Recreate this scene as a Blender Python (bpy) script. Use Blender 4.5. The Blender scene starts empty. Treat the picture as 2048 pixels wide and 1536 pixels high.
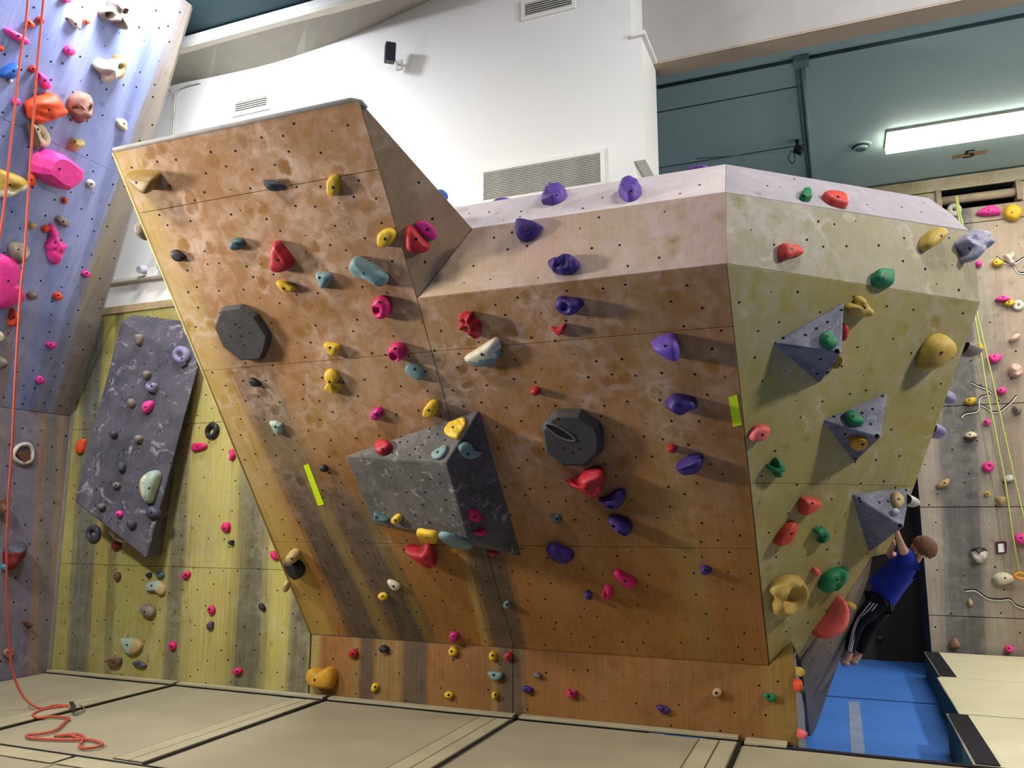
import bpy, bmesh, math, random
from mathutils import Vector, Matrix, noise
from mathutils.bvhtree import BVHTree

C = bpy.context.scene.collection
S = bpy.context.scene
V = Vector
random.seed(7)

# ------------------------------------------------------------------ camera
FPX = 1613.0
PITCH = math.atan(267 / FPX)
YAW = math.radians(21.86)
EYE = V((0, 0, 1.5))
Fh = V((-math.sin(YAW), math.cos(YAW), 0))
Rt = V((math.cos(YAW), math.sin(YAW), 0))
Up = V((0, 0, 1))
FW = Fh * math.cos(PITCH) + Up * math.sin(PITCH)
CU = Up * math.cos(PITCH) - Fh * math.sin(PITCH)
cam = bpy.data.cameras.new('camera')
cam.sensor_width = 36
cam.lens = FPX / 2048 * 36
cam.clip_end = 200
co = bpy.data.objects.new('camera', cam)
C.objects.link(co)
m3 = Matrix((Rt, CU, -FW)).transposed()
co.matrix_world = Matrix.Translation(EYE) @ m3.to_4x4()
S.camera = co

# ------------------------------------------------------------------ world, exposure, lights
W = bpy.data.worlds.new('world')
S.world = W
W.use_nodes = True
bg = W.node_tree.nodes['Background']
bg.inputs[0].default_value = (1.0, 0.97, 0.93, 1)
bg.inputs[1].default_value = 0.05
S.view_settings.view_transform = 'Standard'
S.view_settings.look = 'None'
S.view_settings.gamma = 1
S.view_settings.use_curve_mapping = False
S.view_settings.exposure = 0.0


def area(name, loc, target, sx, sy, power, col=(1, 0.96, 0.9), spread=180):
    l = bpy.data.lights.new(name, 'AREA')
    l.shape = 'RECTANGLE'
    l.size, l.size_y, l.energy, l.color = sx, sy, power, col
    l.spread = math.radians(spread)
    o = bpy.data.objects.new(name, l)
    C.objects.link(o)
    o.location = loc
    o.rotation_euler = (V(target) - V(loc)).to_track_quat('-Z', 'Y').to_euler()
    return o


# flood lamp beyond the end of the blue wall (rakes the overhang from the left), hall lamps under the ceiling, plus added fill lights
area('flood_lamp', (-7.95, 2.1, 3.25), (-1.5, 4.3, 2.2), 0.6, 0.6, 97, (1, 0.965, 0.91), 86)
area('hall_area_light', (-2.6, 1.2, 6.2), (-2.6, 1.9, 0), 1.2, 0.3, 75, (1, 0.98, 0.95))
area('hall_area_light', (-5.2, 4.5, 6.25), (-6.3, 6.0, 2.2), 1.2, 0.3, 155, (0.92, 0.95, 1.0))
area('hall_area_light', (-5.4, 0.6, 5.8), (-5.3, 6.0, 1.2), 1.0, 0.3, 88, (1, 0.98, 0.94), 90)  # unseen fill light, added to brighten the yellow wall
area('hall_area_light', (4.5, 4.2, 5.1), (0.3, 5.1, 1.8), 0.4, 0.4, 215, (1, 0.97, 0.88))
area('hall_area_light', (1.2, 3.9, 6.2), (-0.3, 6.2, 3.2), 1.2, 0.3, 85, (0.95, 0.96, 1.0))
area('back_hall_light', (2.6, 8.9, 5.5), (2.6, 9.1, 0), 2.6, 0.25, 90, (1, 0.97, 0.9))
area('back_hall_light', (5.0, 8.0, 5.5), (5.0, 8.6, 0), 0.25, 2.6, 120, (1, 0.97, 0.9))  # unseen second source, added to brighten the teal ceiling of the back hall

# ------------------------------------------------------------------ geometry helpers
def ray(x, y):
    return FW + Rt * ((x - 1024) / FPX) - CU * ((y - 768) / FPX)


class Plane:
    def __init__(s, p, n, e1=None):
        s.p = V(p)
        s.n = V(n).normalized()
        e = V(e1) if e1 else Up.cross(s.n)
        s.e1 = (e - s.n * e.dot(s.n)).normalized()
        s.e2 = s.n.cross(s.e1).normalized()
        if s.e2.z < -1e-6:
            s.e2 = -s.e2

    def hit(s, x, y, off=0.0):
        d = ray(x, y)
        return EYE + d * ((s.p + s.n * off - EYE).dot(s.n) / d.dot(s.n))

    def uv(s, P):
        return (P.dot(s.e1), P.dot(s.e2))


def P2(s):
    return [tuple(float(a) for a in t.split(',')) for t in s.split()]


def lin(c):
    if isinstance(c, str):
        c = tuple(int(c[i:i + 2], 16) for i in (0, 2, 4))
    return tuple((x / 255 / 12.92) if x / 255 <= 0.04045 else ((x / 255 + 0.055) / 1.055) ** 2.4 for x in c) + (1,)


def link(name, me, mat=None, parent=None, loc=None):
    o = bpy.data.objects.new(name, me)
    C.objects.link(o)
    if mat is not None and me is not None and len(me.materials) == 0:
        me.materials.append(mat)
    if parent is not None:
        o.parent = parent
    base, q = V((0, 0, 0)), parent
    while q is not None:
        base += q.location
        q = q.parent
    o.location = (V(loc) if loc is not None else V((0, 0, 0))) - base
    return o


def thing(o, label, cat, group=None):
    o['label'] = label
    o['category'] = cat
    if group:
        o['group'] = group
    return o


def empty(name, loc, label, cat, group=None):
    o = bpy.data.objects.new(name, None)
    o.empty_display_size = 0.1
    C.objects.link(o)
    o.location = loc
    return thing(o, label, cat, group)


def structure(o):
    o['kind'] = 'structure'
    return o


def bm_mesh(bm, name, smooth=False):
    me = bpy.data.meshes.new(name)
    bm.normal_update()
    bm.to_mesh(me)
    bm.free()
    if smooth:
        for p in me.polygons:
            p.use_smooth = True
    return me


def add_box(bm, lo, hi, bevel=0.0):
    r = bmesh.ops.create_cube(bm, size=1.0)
    lo, hi = V(lo), V(hi)
    for v in r['verts']:
        v.co = V(((lo.x + hi.x) / 2 + v.co.x * (hi.x - lo.x), (lo.y + hi.y) / 2 + v.co.y * (hi.y - lo.y), (lo.z + hi.z) / 2 + v.co.z * (hi.z - lo.z)))
    if bevel:
        es = list({e for v in r['verts'] for e in v.link_edges})
        bmesh.ops.bevel(bm, geom=es, offset=bevel, segments=2, affect='EDGES', profile=0.6)


def box(name, lo, hi, mat, parent=None, bevel=0.0):
    bm = bmesh.new()
    add_box(bm, lo, hi, bevel)
    return link(name, bm_mesh(bm, name), mat, parent)


def tube_bm(bm, pts, r, seg=8, close=False, caps=True):
    pts = [V(p) for p in pts]
    n = len(pts)
    rings = []
    side = None
    for i, p in enumerate(pts):
        a = pts[(i - 1) % n] if (close or i > 0) else p
        b = pts[(i + 1) % n] if (close or i < n - 1) else p
        t = (b - a).normalized()
        if side is None:
            side = t.orthogonal().normalized()
        side = (side - t * side.dot(t)).normalized()
        w = t.cross(side)
        rr = r[i] if isinstance(r, (list, tuple)) else r
        rings.append([bm.verts.new(p + (side * math.cos(2 * math.pi * k / seg) + w * math.sin(2 * math.pi * k / seg)) * rr) for k in range(seg)])
    m = n if close else n - 1
    for i in range(m):
        A, B = rings[i], rings[(i + 1) % n]
        for k in range(seg):
            bm.faces.new((A[k], A[(k + 1) % seg], B[(k + 1) % seg], B[k]))
    if caps and not close:
        bm.faces.new(list(reversed(rings[0])))
        bm.faces.new(rings[-1])


def tube(name, pts, r, mat, parent=None, seg=8, close=False):
    bm = bmesh.new()
    tube_bm(bm, pts, r, seg, close)
    return link(name, bm_mesh(bm, name, True), mat, parent)


def catmull(pts, n, close=True):
    out = []
    k = len(pts)
    if close:
        per = [(pts[(i + 1) % k] - pts[i]).length for i in range(k)]
    else:
        per = [(pts[i + 1] - pts[i]).length for i in range(k - 1)]
    tot = sum(per)
    for j in range(n):
        d = tot * j / n if close else tot * j / (n - 1)
        i = 0
        while i < len(per) - 1 and d > per[i]:
            d -= per[i]
            i += 1
        t = min(1.0, d / max(per[i], 1e-9))
        if close:
            a, b, c, e = (pts[(i + q) % k] for q in (-1, 0, 1, 2))
        else:
            a, b, c, e = (pts[min(max(i + q, 0), k - 1)] for q in (-1, 0, 1, 2))
        out.append(0.5 * ((2 * b) + (c - a) * t + (2 * a - 5 * b + 4 * c - e) * t * t + (3 * b - a - 3 * c + e) * t ** 3))
    return out


def clip(poly, ax, lo=None, hi=None):
    def half(pl, f):
        out = []
        for i in range(len(pl)):
            a, b = pl[i], pl[(i + 1) % len(pl)]
            fa, fb = f(a), f(b)
            if fa >= 0:
                out.append(a)
            if fa * fb < 0:
                out.append(a + (b - a) * (fa / (fa - fb)))
        return out
    if lo is not None:
        poly = half(poly, lambda p: p[ax] - lo)
    if hi is not None and poly:
        poly = half(poly, lambda p: hi - p[ax])
    return poly


def inset(poly, n, d):
    k = len(poly)
    area2 = V((0, 0, 0))
    for i in range(k):
        area2 += (poly[i] - poly[0]).cross(poly[(i + 1) % k] - poly[0])
    sgn = 1 if area2.dot(n) > 0 else -1
    out = []
    for i in range(k):
        a, b, c = poly[i - 1], poly[i], poly[(i + 1) % k]
        d1, d2 = (b - a).normalized(), (c - b).normalized()
        n1, n2 = n.cross(d1) * sgn, n.cross(d2) * sgn
        mv = n1 + n2
        q = mv.length_squared
        out.append(b + mv * (2 * d / max(q, 0.3)))
    return out


def panel(name, pl, poly, mat, parent=None, th=0.02, gap=0.003, push=0.0):
    """a sheet of plywood: polygon in plane pl, thickness th behind it, UV in metres"""
    poly = [p + pl.n * push for p in poly]
    q = inset(poly, pl.n, gap)
    area2 = V((0, 0, 0))
    for i in range(len(q)):
        area2 += (q[i] - q[0]).cross(q[(i + 1) % len(q)] - q[0])
    if area2.dot(pl.n) < 0:
        q.reverse()
    q2 = inset(q, pl.n, 0.002)
    bm = bmesh.new()
    f = [bm.verts.new(p) for p in q2]
    e = [bm.verts.new(p - pl.n * 0.003) for p in q]
    g = [bm.verts.new(p - pl.n * th) for p in q]
    k = len(q)
    bm.faces.new(f)
    bm.faces.new(list(reversed(g)))
    for A, B in ((f, e), (e, g)):
        for i in range(k):
            j = (i + 1) % k
            bm.faces.new((A[j], A[i], B[i], B[j]))
    uvl = bm.loops.layers.uv.new('UVMap')
    for fc in bm.faces:
        for l in fc.loops:
            l[uvl].uv = pl.uv(l.vert.co)
    me = bm_mesh(bm, name)
    return link(name, me, mat, parent)


# ------------------------------------------------------------------ materials
class NT:
    def __init__(s, name, rough=0.6):
        s.m = bpy.data.materials.new(name)
        s.m.use_nodes = True
        s.t = s.m.node_tree
        s.b = s.t.nodes['Principled BSDF']
        s.b.inputs['Roughness'].default_value = rough
        s.b.inputs['Specular IOR Level'].default_value = 0.3

    def n(s, kind, **k):
        o = s.t.nodes.new(kind)
        for a, b in k.items():
            setattr(o, a, b)
        return o

    def put(s, sock, v):
        if v is None:
            return
        if isinstance(v, (int, float, tuple)):
            sock.default_value = v
        else:
            s.t.links.new(v, sock)

    def math(s, op, a, b=None, c=None, clamp=False):
        o = s.n('ShaderNodeMath', operation=op, use_clamp=clamp)
        s.put(o.inputs[0], a)
        s.put(o.inputs[1], b)
        s.put(o.inputs[2], c)
        return o.outputs[0]

    def smooth(s, v, a, b, lo=0.0, hi=1.0):
        o = s.n('ShaderNodeMapRange', interpolation_type='SMOOTHSTEP')
        for i, x in enumerate((v, a, b, lo, hi)):
            s.put(o.inputs[i], x)
        return o.outputs[0]

    def mix(s, f, a, b, mode='MIX'):
        o = s.n('ShaderNodeMix', data_type='RGBA', blend_type=mode)
        s.put(o.inputs[0], f)
        s.put(o.inputs[6], a)
        s.put(o.inputs[7], b)
        return o.outputs[2]

    def noise(s, vec, scale, detail=3, rough=0.55, dist=0.0):
        o = s.n('ShaderNodeTexNoise')
        s.put(o.inputs['Vector'], vec)
        o.inputs['Scale'].default_value = scale
        o.inputs['Detail'].default_value = detail
        o.inputs['Roughness'].default_value = rough
        o.inputs['Distortion'].default_value = dist
        return o.outputs['Fac']

    def bump(s, h, st, dist=0.01):
        o = s.n('ShaderNodeBump')
        o.inputs['Strength'].default_value = st
        o.inputs['Distance'].default_value = dist
        s.put(o.inputs['Height'], h)
        s.t.links.new(o.outputs[0], s.b.inputs['Normal'])

    def vec(s, x, y, z=0.0):
        o = s.n('ShaderNodeCombineXYZ')
        for i, v in enumerate((x, y, z)):
            s.put(o.inputs[i], v)
        return o.outputs[0]

    def out(s, col):
        s.put(s.b.inputs['Base Color'], col)
        return s.m


_mc = {}


def plain(name, col, rough=0.6, var=0.12, scale=6.0, metal=0.0, spec=0.3, bump=0.0):
    key = (name, col)
    if key in _mc:
        return _mc[key]
    t = NT(name, rough)
    tc = t.n('ShaderNodeTexCoord').outputs['Object']
    nz = t.noise(tc, scale, 4)
    c = lin(col)
    d = tuple(x * (1 - var) for x in c[:3]) + (1,)
    b = tuple(min(1, x * (1 + var)) for x in c[:3]) + (1,)
    t.out(t.mix(t.smooth(nz, 0.3, 0.7), d, b))
    t.b.inputs['Metallic'].default_value = metal
    t.b.inputs['Specular IOR Level'].default_value = spec
    if bump:
        t.bump(t.noise(tc, scale * 12, 3), bump, 0.004)
    _mc[key] = t.m
    return t.m


def resin(col, chalk=0.25, rough=0.5, grit=0.25):
    """cast hold resin with chalk rubbed into it"""
    key = ('resin', col, chalk)
    if key in _mc:
        return _mc[key]
    t = NT('hold_resin_' + col, rough)
    tc = t.n('ShaderNodeTexCoord').outputs['Object']
    c = lin(col)
    nz = t.noise(tc, 22, 4, 0.6)
    d = tuple(x * 0.8 for x in c[:3]) + (1,)
    base = t.mix(t.smooth(nz, 0.3, 0.7), d, c)
    nz2 = t.noise(tc, 14, 5, 0.65, 0.6)
    pale = tuple(0.45 * x + 0.42 for x in c[:3]) + (1,)
    base = t.mix(t.smooth(nz2, 0.56, 0.78, 0, chalk), base, pale)
    t.bump(t.noise(tc, 160, 2), grit, 0.003)
    _mc[key] = t.m
    return t.out(base)


def wall_mat(name, base, stripes=(), chalk=('d9bfae', 0.5, 0.0, 0.0), dirt=0.15, grain=0.12, warm=None, rough=0.72, scuff=0.5, cv=(0, 1), seed=0.0):
    """painted plywood: base paint, broad brushed stripes (u0, slope, halfwidth, colour, v_lo, v_hi, softness, strength), chalk smudges, streaky grain"""
    t = NT(name, rough)
    uv = t.n('ShaderNodeTexCoord').outputs['UV']
    sp = t.n('ShaderNodeSeparateXYZ')
    t.put(sp.inputs[0], uv)
    u, v = sp.outputs[0], sp.outputs[1]
    off = t.vec(t.math('ADD', u, seed), t.math('ADD', v, seed * 1.7))
    wob = t.noise(t.vec(t.math('MULTIPLY', u, 9.0), t.math('MULTIPLY', v, 0.7)), 1.0, 3)
    wobc = t.math('SUBTRACT', wob, 0.5)
    col = lin(base)
    if warm:
        nzw = t.noise(off, 1.3, 4, 0.6, 0.4)
        col = t.mix(t.smooth(nzw, 0.35, 0.65), lin(base), lin(warm))
    for (u0, k, hw, c, v0, v1, soft, st) in stripes:
        ctr = t.math('MULTIPLY_ADD', v, k, u0)
        du = t.math('SUBTRACT', u, ctr)
        fine = t.math('SUBTRACT', t.noise(t.vec(t.math('MULTIPLY_ADD', du, 38.0, u0 * 7), t.math('MULTIPLY', v, 0.5)), 1.0, 3, 0.6), 0.5)
        d = t.math('ABSOLUTE', t.math('ADD', du, t.math('MULTIPLY', wobc, 0.1)))
        d = t.math('ADD', d, t.math('MULTIPLY', fine, hw * 1.5))
        m = t.smooth(d, hw * (1 - soft) - 0.004, hw * (1 + soft) + 0.004, st, 0.0)
        if v0 is not None:
            fz = t.math('ADD', v, t.math('MULTIPLY', wobc, 0.9))
            m = t.math('MULTIPLY', m, t.smooth(fz, v0, v1, 1.0, 0.0))
        m = t.math('MULTIPLY', m, t.smooth(fine, -0.22, 0.1, 0.78, 1.0))
        col = t.mix(m, col, lin(c))
    # brushed streaks running up the board
    st1 = t.noise(t.vec(t.math('MULTIPLY', u, 60.0), t.math('MULTIPLY', v, 1.2)), 1.0, 4, 0.6)
    f = t.smooth(st1, 0.25, 0.75, 1 - grain, 1 + grain)
    cmb = t.n('ShaderNodeCombineColor')
    for i in range(3):
        t.put(cmb.inputs[i], f)
    col = t.mix(1.0, col, cmb.outputs[0], 'MULTIPLY')
    # chalk rubbed over the board; clean paint stays round the bolt holes
    cc, amt, lo, hi = chalk
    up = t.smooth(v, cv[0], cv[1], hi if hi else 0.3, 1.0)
    vo = t.n('ShaderNodeTexVoronoi')
    t.put(vo.inputs['Vector'], off)
    vo.inputs['Scale'].default_value = 5.6
    dv = t.math('ADD', vo.outputs['Distance'], t.math('MULTIPLY', t.math('SUBTRACT', t.noise(off, 12, 4), 0.5), 0.8))
    spot = t.math('MULTIPLY', t.smooth(dv, 0.14, 0.36, 1.0, 0.0), t.smooth(t.noise(off, 2.1, 2), 0.35, 0.6, 0.15, 0.95))
    cl = t.smooth(t.noise(off, 1.5, 4, 0.55, 0.3), 0.33, 0.68, 0.25, 1.0)
    c2 = t.smooth(t.noise(off, 8.5, 6, 0.62, 0.8), 0.36, 0.68, 0.3, 1.0)
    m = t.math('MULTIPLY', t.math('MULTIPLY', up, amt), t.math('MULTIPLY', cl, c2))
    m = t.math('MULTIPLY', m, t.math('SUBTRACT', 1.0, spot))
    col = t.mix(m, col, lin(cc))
    rim = t.math('MULTIPLY', t.math('MULTIPLY', t.smooth(dv, 0.24, 0.36), t.smooth(dv, 0.36, 0.56, 1.0, 0.0)), t.smooth(t.noise(off, 2.7, 2), 0.5, 0.66, 0.0, amt * 0.28))
    col = t.mix(t.math('MULTIPLY', rim, up), col, lin('e6d3c4'))
    col = t.mix(t.smooth(dv, -0.05, 0.14, 0.35, 0.0), col, lin('5f4226'))
    sc = t.noise(t.vec(t.math('MULTIPLY', u, 3.0), t.math('MULTIPLY', v, 7.0)), 2.2, 6, 0.7, 2.5)
    m = t.smooth(sc, 0.66, 0.74, 0, scuff)
    col = t.mix(m, col, lin('e8dccb'))
    dz = t.noise(off, 0.9, 5, 0.65)
    col = t.mix(t.smooth(dz, 0.45, 0.75, 0, dirt), col, lin('4a4034'))
    t.bump(t.noise(off, 190, 3), 0.22, 0.004)
    return t.out(col)

def grey_mat(name, base, dark, chalkcol, amt, rough=0.75, scale=3.0):
    t = NT(name, rough)
    tc = t.n('ShaderNodeTexCoord').outputs['Object']
    col = t.mix(t.smooth(t.noise(tc, scale, 4, 0.6), 0.35, 0.65), lin(base), lin(dark))
    a = t.noise(tc, scale * 2.2, 6, 0.68, 1.2)
    col = t.mix(t.smooth(a, 0.55, 0.75, 0, amt), col, lin(chalkcol))
    mp = t.n('ShaderNodeMapping')
    t.put(mp.inputs[0], tc)
    mp.inputs['Rotation'].default_value = (0.5, 0.3, 0.9)
    mp.inputs['Scale'].default_value = (1, 3.5, 1)
    b = t.noise(mp.outputs[0], scale * 2.5, 6, 0.7, 2.2)
    col = t.mix(t.smooth(b, 0.62, 0.72, 0, amt * 0.9), col, lin(chalkcol))
    c = t.noise(tc, 260, 2)
    col = t.mix(t.smooth(c, 0.6, 0.75, 0, 0.22), col, lin('c9c4bd'))
    t.bump(c, 0.35, 0.004)
    return t.out(col)


M_white = plain('white_paint', 'e9e8e4', 0.35, 0.02, 0.8, spec=0.5)
M_cream = plain('cream_paint', 'd8d3c4', 0.5, 0.03)
M_teal = plain('teal_paint', 'b3cec6', 0.6, 0.05, 0.7)
M_dteal = plain('dark_teal_paint', '2c4a52', 0.6, 0.06, 0.7)
M_tan = plain('tan_paint', 'b8a68c', 0.6, 0.04)
M_metal = plain('grey_metal', '9a9a98', 0.4, 0.08, metal=0.7)
M_bolt = plain('dark_steel', '17140f', 0.5, 0.1)
M_hole = plain('hole_black', '0e0a08', 0.9, 0.1)
M_mat = plain('tan_vinyl', '9a9077', 0.6, 0.07, 1.6, bump=0.08)
M_mat2 = plain('tan_vinyl_flap', 'a59b7e', 0.6, 0.08, 3, bump=0.1)
M_cmat = plain('cream_vinyl', 'd9d0ae', 0.55, 0.05, 1.6, bump=0.08)
M_velcro = plain('black_velcro', '211d24', 0.95, 0.15, 30)
M_gside = plain('green_mat_side', '2c4a40', 0.7, 0.15, 2)
M_seam = plain('black_seam', '120f0e', 0.9, 0.1)
M_blue = plain('blue_vinyl', '4a80d6', 0.55, 0.1, 1.2, bump=0.06)
M_ptrim = plain('ply_edge', 'a58f6a', 0.7, 0.15, 9)
M_plygrey = plain('grey_edge', '8d8781', 0.7, 0.1, 9)

# ------------------------------------------------------------------ the reference planes of the hall
YK = 6.05
A0 = V((-4.29, YK, 0.509))
ct, st_ = math.cos(math.radians(35)), math.sin(math.radians(35))
KI = Plane((0, YK, 0), (0, -1, 0), (1, 0, 0))
OR = Plane(A0, (0, -ct, -st_), (1, 0, 0))
pC = OR.hit(1453, 527)
pB = OR.hit(1537, 1333)
pT2 = OR.hit(834, 597)
pT1 = OR.hit(718, 200)
pTL = OR.hit(227, 303)
d45 = V((1, 1, 0)).normalized()
RF = Plane(pC, (pB - pC).cross(d45) * (1 if (pB - pC).cross(d45).y < 0 else -1), d45)
lean = math.radians(5)
PF = Plane(pC, (0, -math.cos(lean), math.sin(lean)), (1, 0, 0))
pD = PF.hit(1450, 384)
WF = Plane(pD, (0, -math.cos(math.radians(45)), math.sin(math.radians(45))), (1, 0, 0))
pE = WF.hit(1451, 328)


def face_plane(a, b, d):
    n = (b - a).cross(d)
    if n.y > 0:
        n = -n
    return Plane(a, n, d)


RP = face_plane(pC, pD, d45)
RW = face_plane(pD, pE, d45)
pT3 = PF.hit(945, 457)
nf = (pT2 - pT1).cross(pT3 - pT1)
if nf.x < 0:
    nf = -nf
FN = Plane(pT1, nf)
pG = RF.hit(1961, 605)
YB = 6.16
BW = Plane((0, YB, 0), (0, -1, 0), (1, 0, 0))
XL = -7.36
BL = Plane((XL, 0, 0), (1, 0, 0), (0, 1, 0))
ZS = 2.54
BU = Plane((XL, 0, ZS), (1, 0, -0.5), (0, 1, 0))
FWL = Plane((0, 10.7, 0), (0, -1, 0), (1, 0, 0))
DKW = Plane((0, 11.7, 0), (0, -1, 0), (1, 0, 0))
MT = Plane((0, 0, 0), (0, 0, 1), (1, 0, 0))
ZF = -0.3
FL = Plane((0, 0, ZF), (0, 0, 1), (1, 0, 0))
CB = Plane((0, 0, 5.65), (0, 0, -1), (1, 0, 0))
r1, r2 = RF.hit(1600, 1312), FL.hit(1628, 1468)
SF = Plane(r1, (RF.hit(1745, 1112) - r1).cross(r2 - r1) * (1 if (RF.hit(1745, 1112) - r1).cross(r2 - r1).x > 0 else -1), (0.1, 1, 0))
# grey slab on the yellow wall
gs = [KI.hit(243, 640, 0.30), KI.hit(148, 1003, 0.42), KI.hit(292, 1118, 0.24)]
GS = Plane(gs[0], (gs[1] - gs[0]).cross(gs[2] - gs[0]) * (1 if (gs[1] - gs[0]).cross(gs[2] - gs[0]).y < 0 else -1))
gs.append(GS.hit(397, 735))


# ------------------------------------------------------------------ setting: floor, walls, ceilings
structure(box('floor', (-9, -3, ZF - 0.1), (6.5, 12.2, ZF), M_blue))
zc = 6.35
structure(box('ceiling', (-9, -3, zc), (6.5, 6.62, zc + 0.1), M_dteal))
zt = BW.hit(1287, 72).z
xu, xl, xm = BW.hit(1262, 40).x, BW.hit(1287, 200).x, BW.hit(1268, 335).x
zb = BW.hit(1290, 319).z


def poly_prism(name, poly, depth, mat, parent=None):
    """polygon (list of V) extruded by the vector depth"""
    bm = bmesh.new()
    a = [bm.verts.new(p) for p in poly]
    b = [bm.verts.new(p + V(depth)) for p in poly]
    bm.faces.new(a)
    bm.faces.new(list(reversed(b)))
    for i in range(len(poly)):
        j = (i + 1) % len(poly)
        bm.faces.new((a[j], a[i], b[i], b[j]))
    bmesh.ops.recalc_face_normals(bm, faces=bm.faces[:])
    return link(name, bm_mesh(bm, name), mat, parent)


YE = 6.72
structure(poly_prism('wall_back', [V((-9, YB, ZF)), V((xm, YB, ZF)), V((xm, YB, zb)), V((xl, YB, zb)), V((xl, YB, zt)), V((xu, YB, zt)), V((xu, YB, zc)), V((-9, YB, zc))], (0, YE - YB, 0), M_white))
structure(box('trim_1', (xu - 0.0, YB - 0.03, zt), (xl + 0.035, 6.62, zt + 0.035), M_white))
zbm = 5.5
ZCB = 5.65
structure(box('wall_header', (xu - 0.1, 6.62, zbm), (6.5, 6.86, zc), plain('header_paint', 'aca6a1', 0.5, 0.03)))
structure(box('trim_2', (xl, 6.625, zbm - 0.012), (6.5, 6.85, zbm), M_tan))
structure(box('ceiling', (xm - 0.6, 6.8, ZCB), (6.5, 12.2, ZCB + 0.1), M_teal))
# ruled bulkhead between the white wall and its fascia
YFa = 5.76
FA = Plane((0, YFa, 0), (0, -1, 0), (1, 0, 0))
zl = FA.hit(512, 62).z
cur = [BW.hit(*p) for p in P2('230,205 300,184 355,168 430,153 512,135 580,116 640,95 692,76 740,55 800,28 860,0 910,-30 955,-62')]
bm = bmesh.new()
row = []
for p in catmull(cur, 40, False):
    row.append((bm.verts.new((p.x, YB, p.z)), bm.verts.new((p.x * 0.93, YFa, zl))))
for a, b in zip(row, row[1:]):
    bm.faces.new((a[0], b[0], b[1], a[1]))
bmesh.ops.solidify(bm, geom=bm.faces[:], thickness=0.02)
bulk = structure(link('trim_3', bm_mesh(bm, 'trim_3', True), M_cream))
xs = FA.hit(485, 55).x
for a, b in ((-9, xs - 0.004), (xs + 0.004, -2.2)):
    structure(box('trim_4', (a, YFa - 0.02, zl + 0.03), (b, YFa + 0.1, zc - 0.02), M_white))
structure(box('trim_5', (-9, YFa - 0.045, zl - 0.005), (-2.2, YFa + 0.04, zl + 0.035), M_cream))
structure(box('wall_far', (-3.0, 11.72, ZF), (6.5, 12.2, ZCB), plain('dark_wall', '3f382f', 0.8, 0.25, 1.5)))
structure(box('wall_right', (6.4, 5.5, ZF), (6.5, 12.2, ZCB + 0.7), M_cream))

# ------------------------------------------------------------------ painted plywood
OCH, GRY, OLV, ORG, BRN, PAL = 'b99c4c', '7b7060', '93803f', 'b8762f', '8a5a2c', 'd8b79c'


def ux(px, py, pl):
    return pl.uv(pl.hit(px, py))


def stripe(pl, a, b, hw, c, v0=None, v1=None, soft=0.35, st=1.0):
    """a painted band running between two points that lie on the wall"""
    (ua, va), (ub, vb) = ux(a[0], a[1], pl), ux(b[0], b[1], pl)
    k = (ub - ua) / (vb - va)
    return (ua - k * va, k, hw, c, v0, v1, soft, st)


def band(pl, al, ar, bl, br, c, soft=0.3, st=1.0):
    m = lambda p, q: ((p[0] + q[0]) / 2, (p[1] + q[1]) / 2)
    hw = (abs(ux(*al, pl)[0] - ux(*ar, pl)[0]) + abs(ux(*bl, pl)[0] - ux(*br, pl)[0])) / 4
    return stripe(pl, m(al, ar), m(bl, br), hw, c, None, None, soft, st)


vO = lambda y: ux(900, y, OR)[1]
orS = [
    stripe(OR, (640, 1268), (250, 330), 0.16, 'b89a48', None, None, 0.7, 0.85),
    stripe(OR, (735, 1275), (520, 780), 0.17, '463e33', vO(800), vO(640), 0.3, 1.0),
    stripe(OR, (775, 1277), (590, 900), 0.06, '7d6a34', vO(980), vO(840), 0.4, 0.9),
    stripe(OR, (832, 1283), (690, 1000), 0.18, '463e33', vO(1040), vO(900), 0.35, 1.0),
    stripe(OR, (862, 1285), (720, 1000), 0.05, '756328', vO(1110), vO(960), 0.4, 0.8),
    stripe(OR, (972, 1292), (850, 640), 0.04, 'a88c48', vO(780), vO(560), 0.6, 0.7),
    stripe(OR, (1015, 1296), (890, 740), 0.15, '463e33', vO(830), vO(660), 0.4, 0.95),
    stripe(OR, (1390, 1200), (1280, 600), 0.1, '94783a', None, None, 0.6, 0.62),
    stripe(OR, (870, 640), (905, 610), 0.35, 'a98e58', None, None, 0.9, 0.35),
]
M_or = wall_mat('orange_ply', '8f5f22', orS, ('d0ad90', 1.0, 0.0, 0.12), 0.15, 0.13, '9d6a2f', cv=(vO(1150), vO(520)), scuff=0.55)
kS = [
    stripe(KI, (631, 1280), (628, 1380), 0.05, '9f9a5a', None, None, 0.5, 0.6),
    stripe(KI, (708, 1280), (708, 1390), 0.03, '806a3c', None, None, 0.5, 0.8),
    stripe(KI, (735, 1280), (733, 1390), 0.07, '453d33', None, None, 0.25, 0.95),
    stripe(KI, (765, 1280), (763, 1390), 0.055, '7c693c', None, None, 0.3, 0.9),
    stripe(KI, (792, 1280), (790, 1390), 0.06, '84693a', None, None, 0.3, 0.9),
    stripe(KI, (832, 1280), (830, 1400), 0.11, '443c32', None, None, 0.3, 0.95),
    stripe(KI, (988, 1296), (990, 1420), 0.03, '8a7040', None, None, 0.4, 0.8),
    stripe(KI, (1020, 1296), (1026, 1420), 0.1, '454034', None, None, 0.4, 0.9),
    stripe(KI, (1565, 1340), (1575, 1480), 0.13, '8a6c2e', None, None, 0.3, 0.9),
]
M_ki = wall_mat('kick_ply', '7d5220', kS, ('c09a78', 0.12, 0.0, 1.0), 0.15, 0.16, '875a28')
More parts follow.
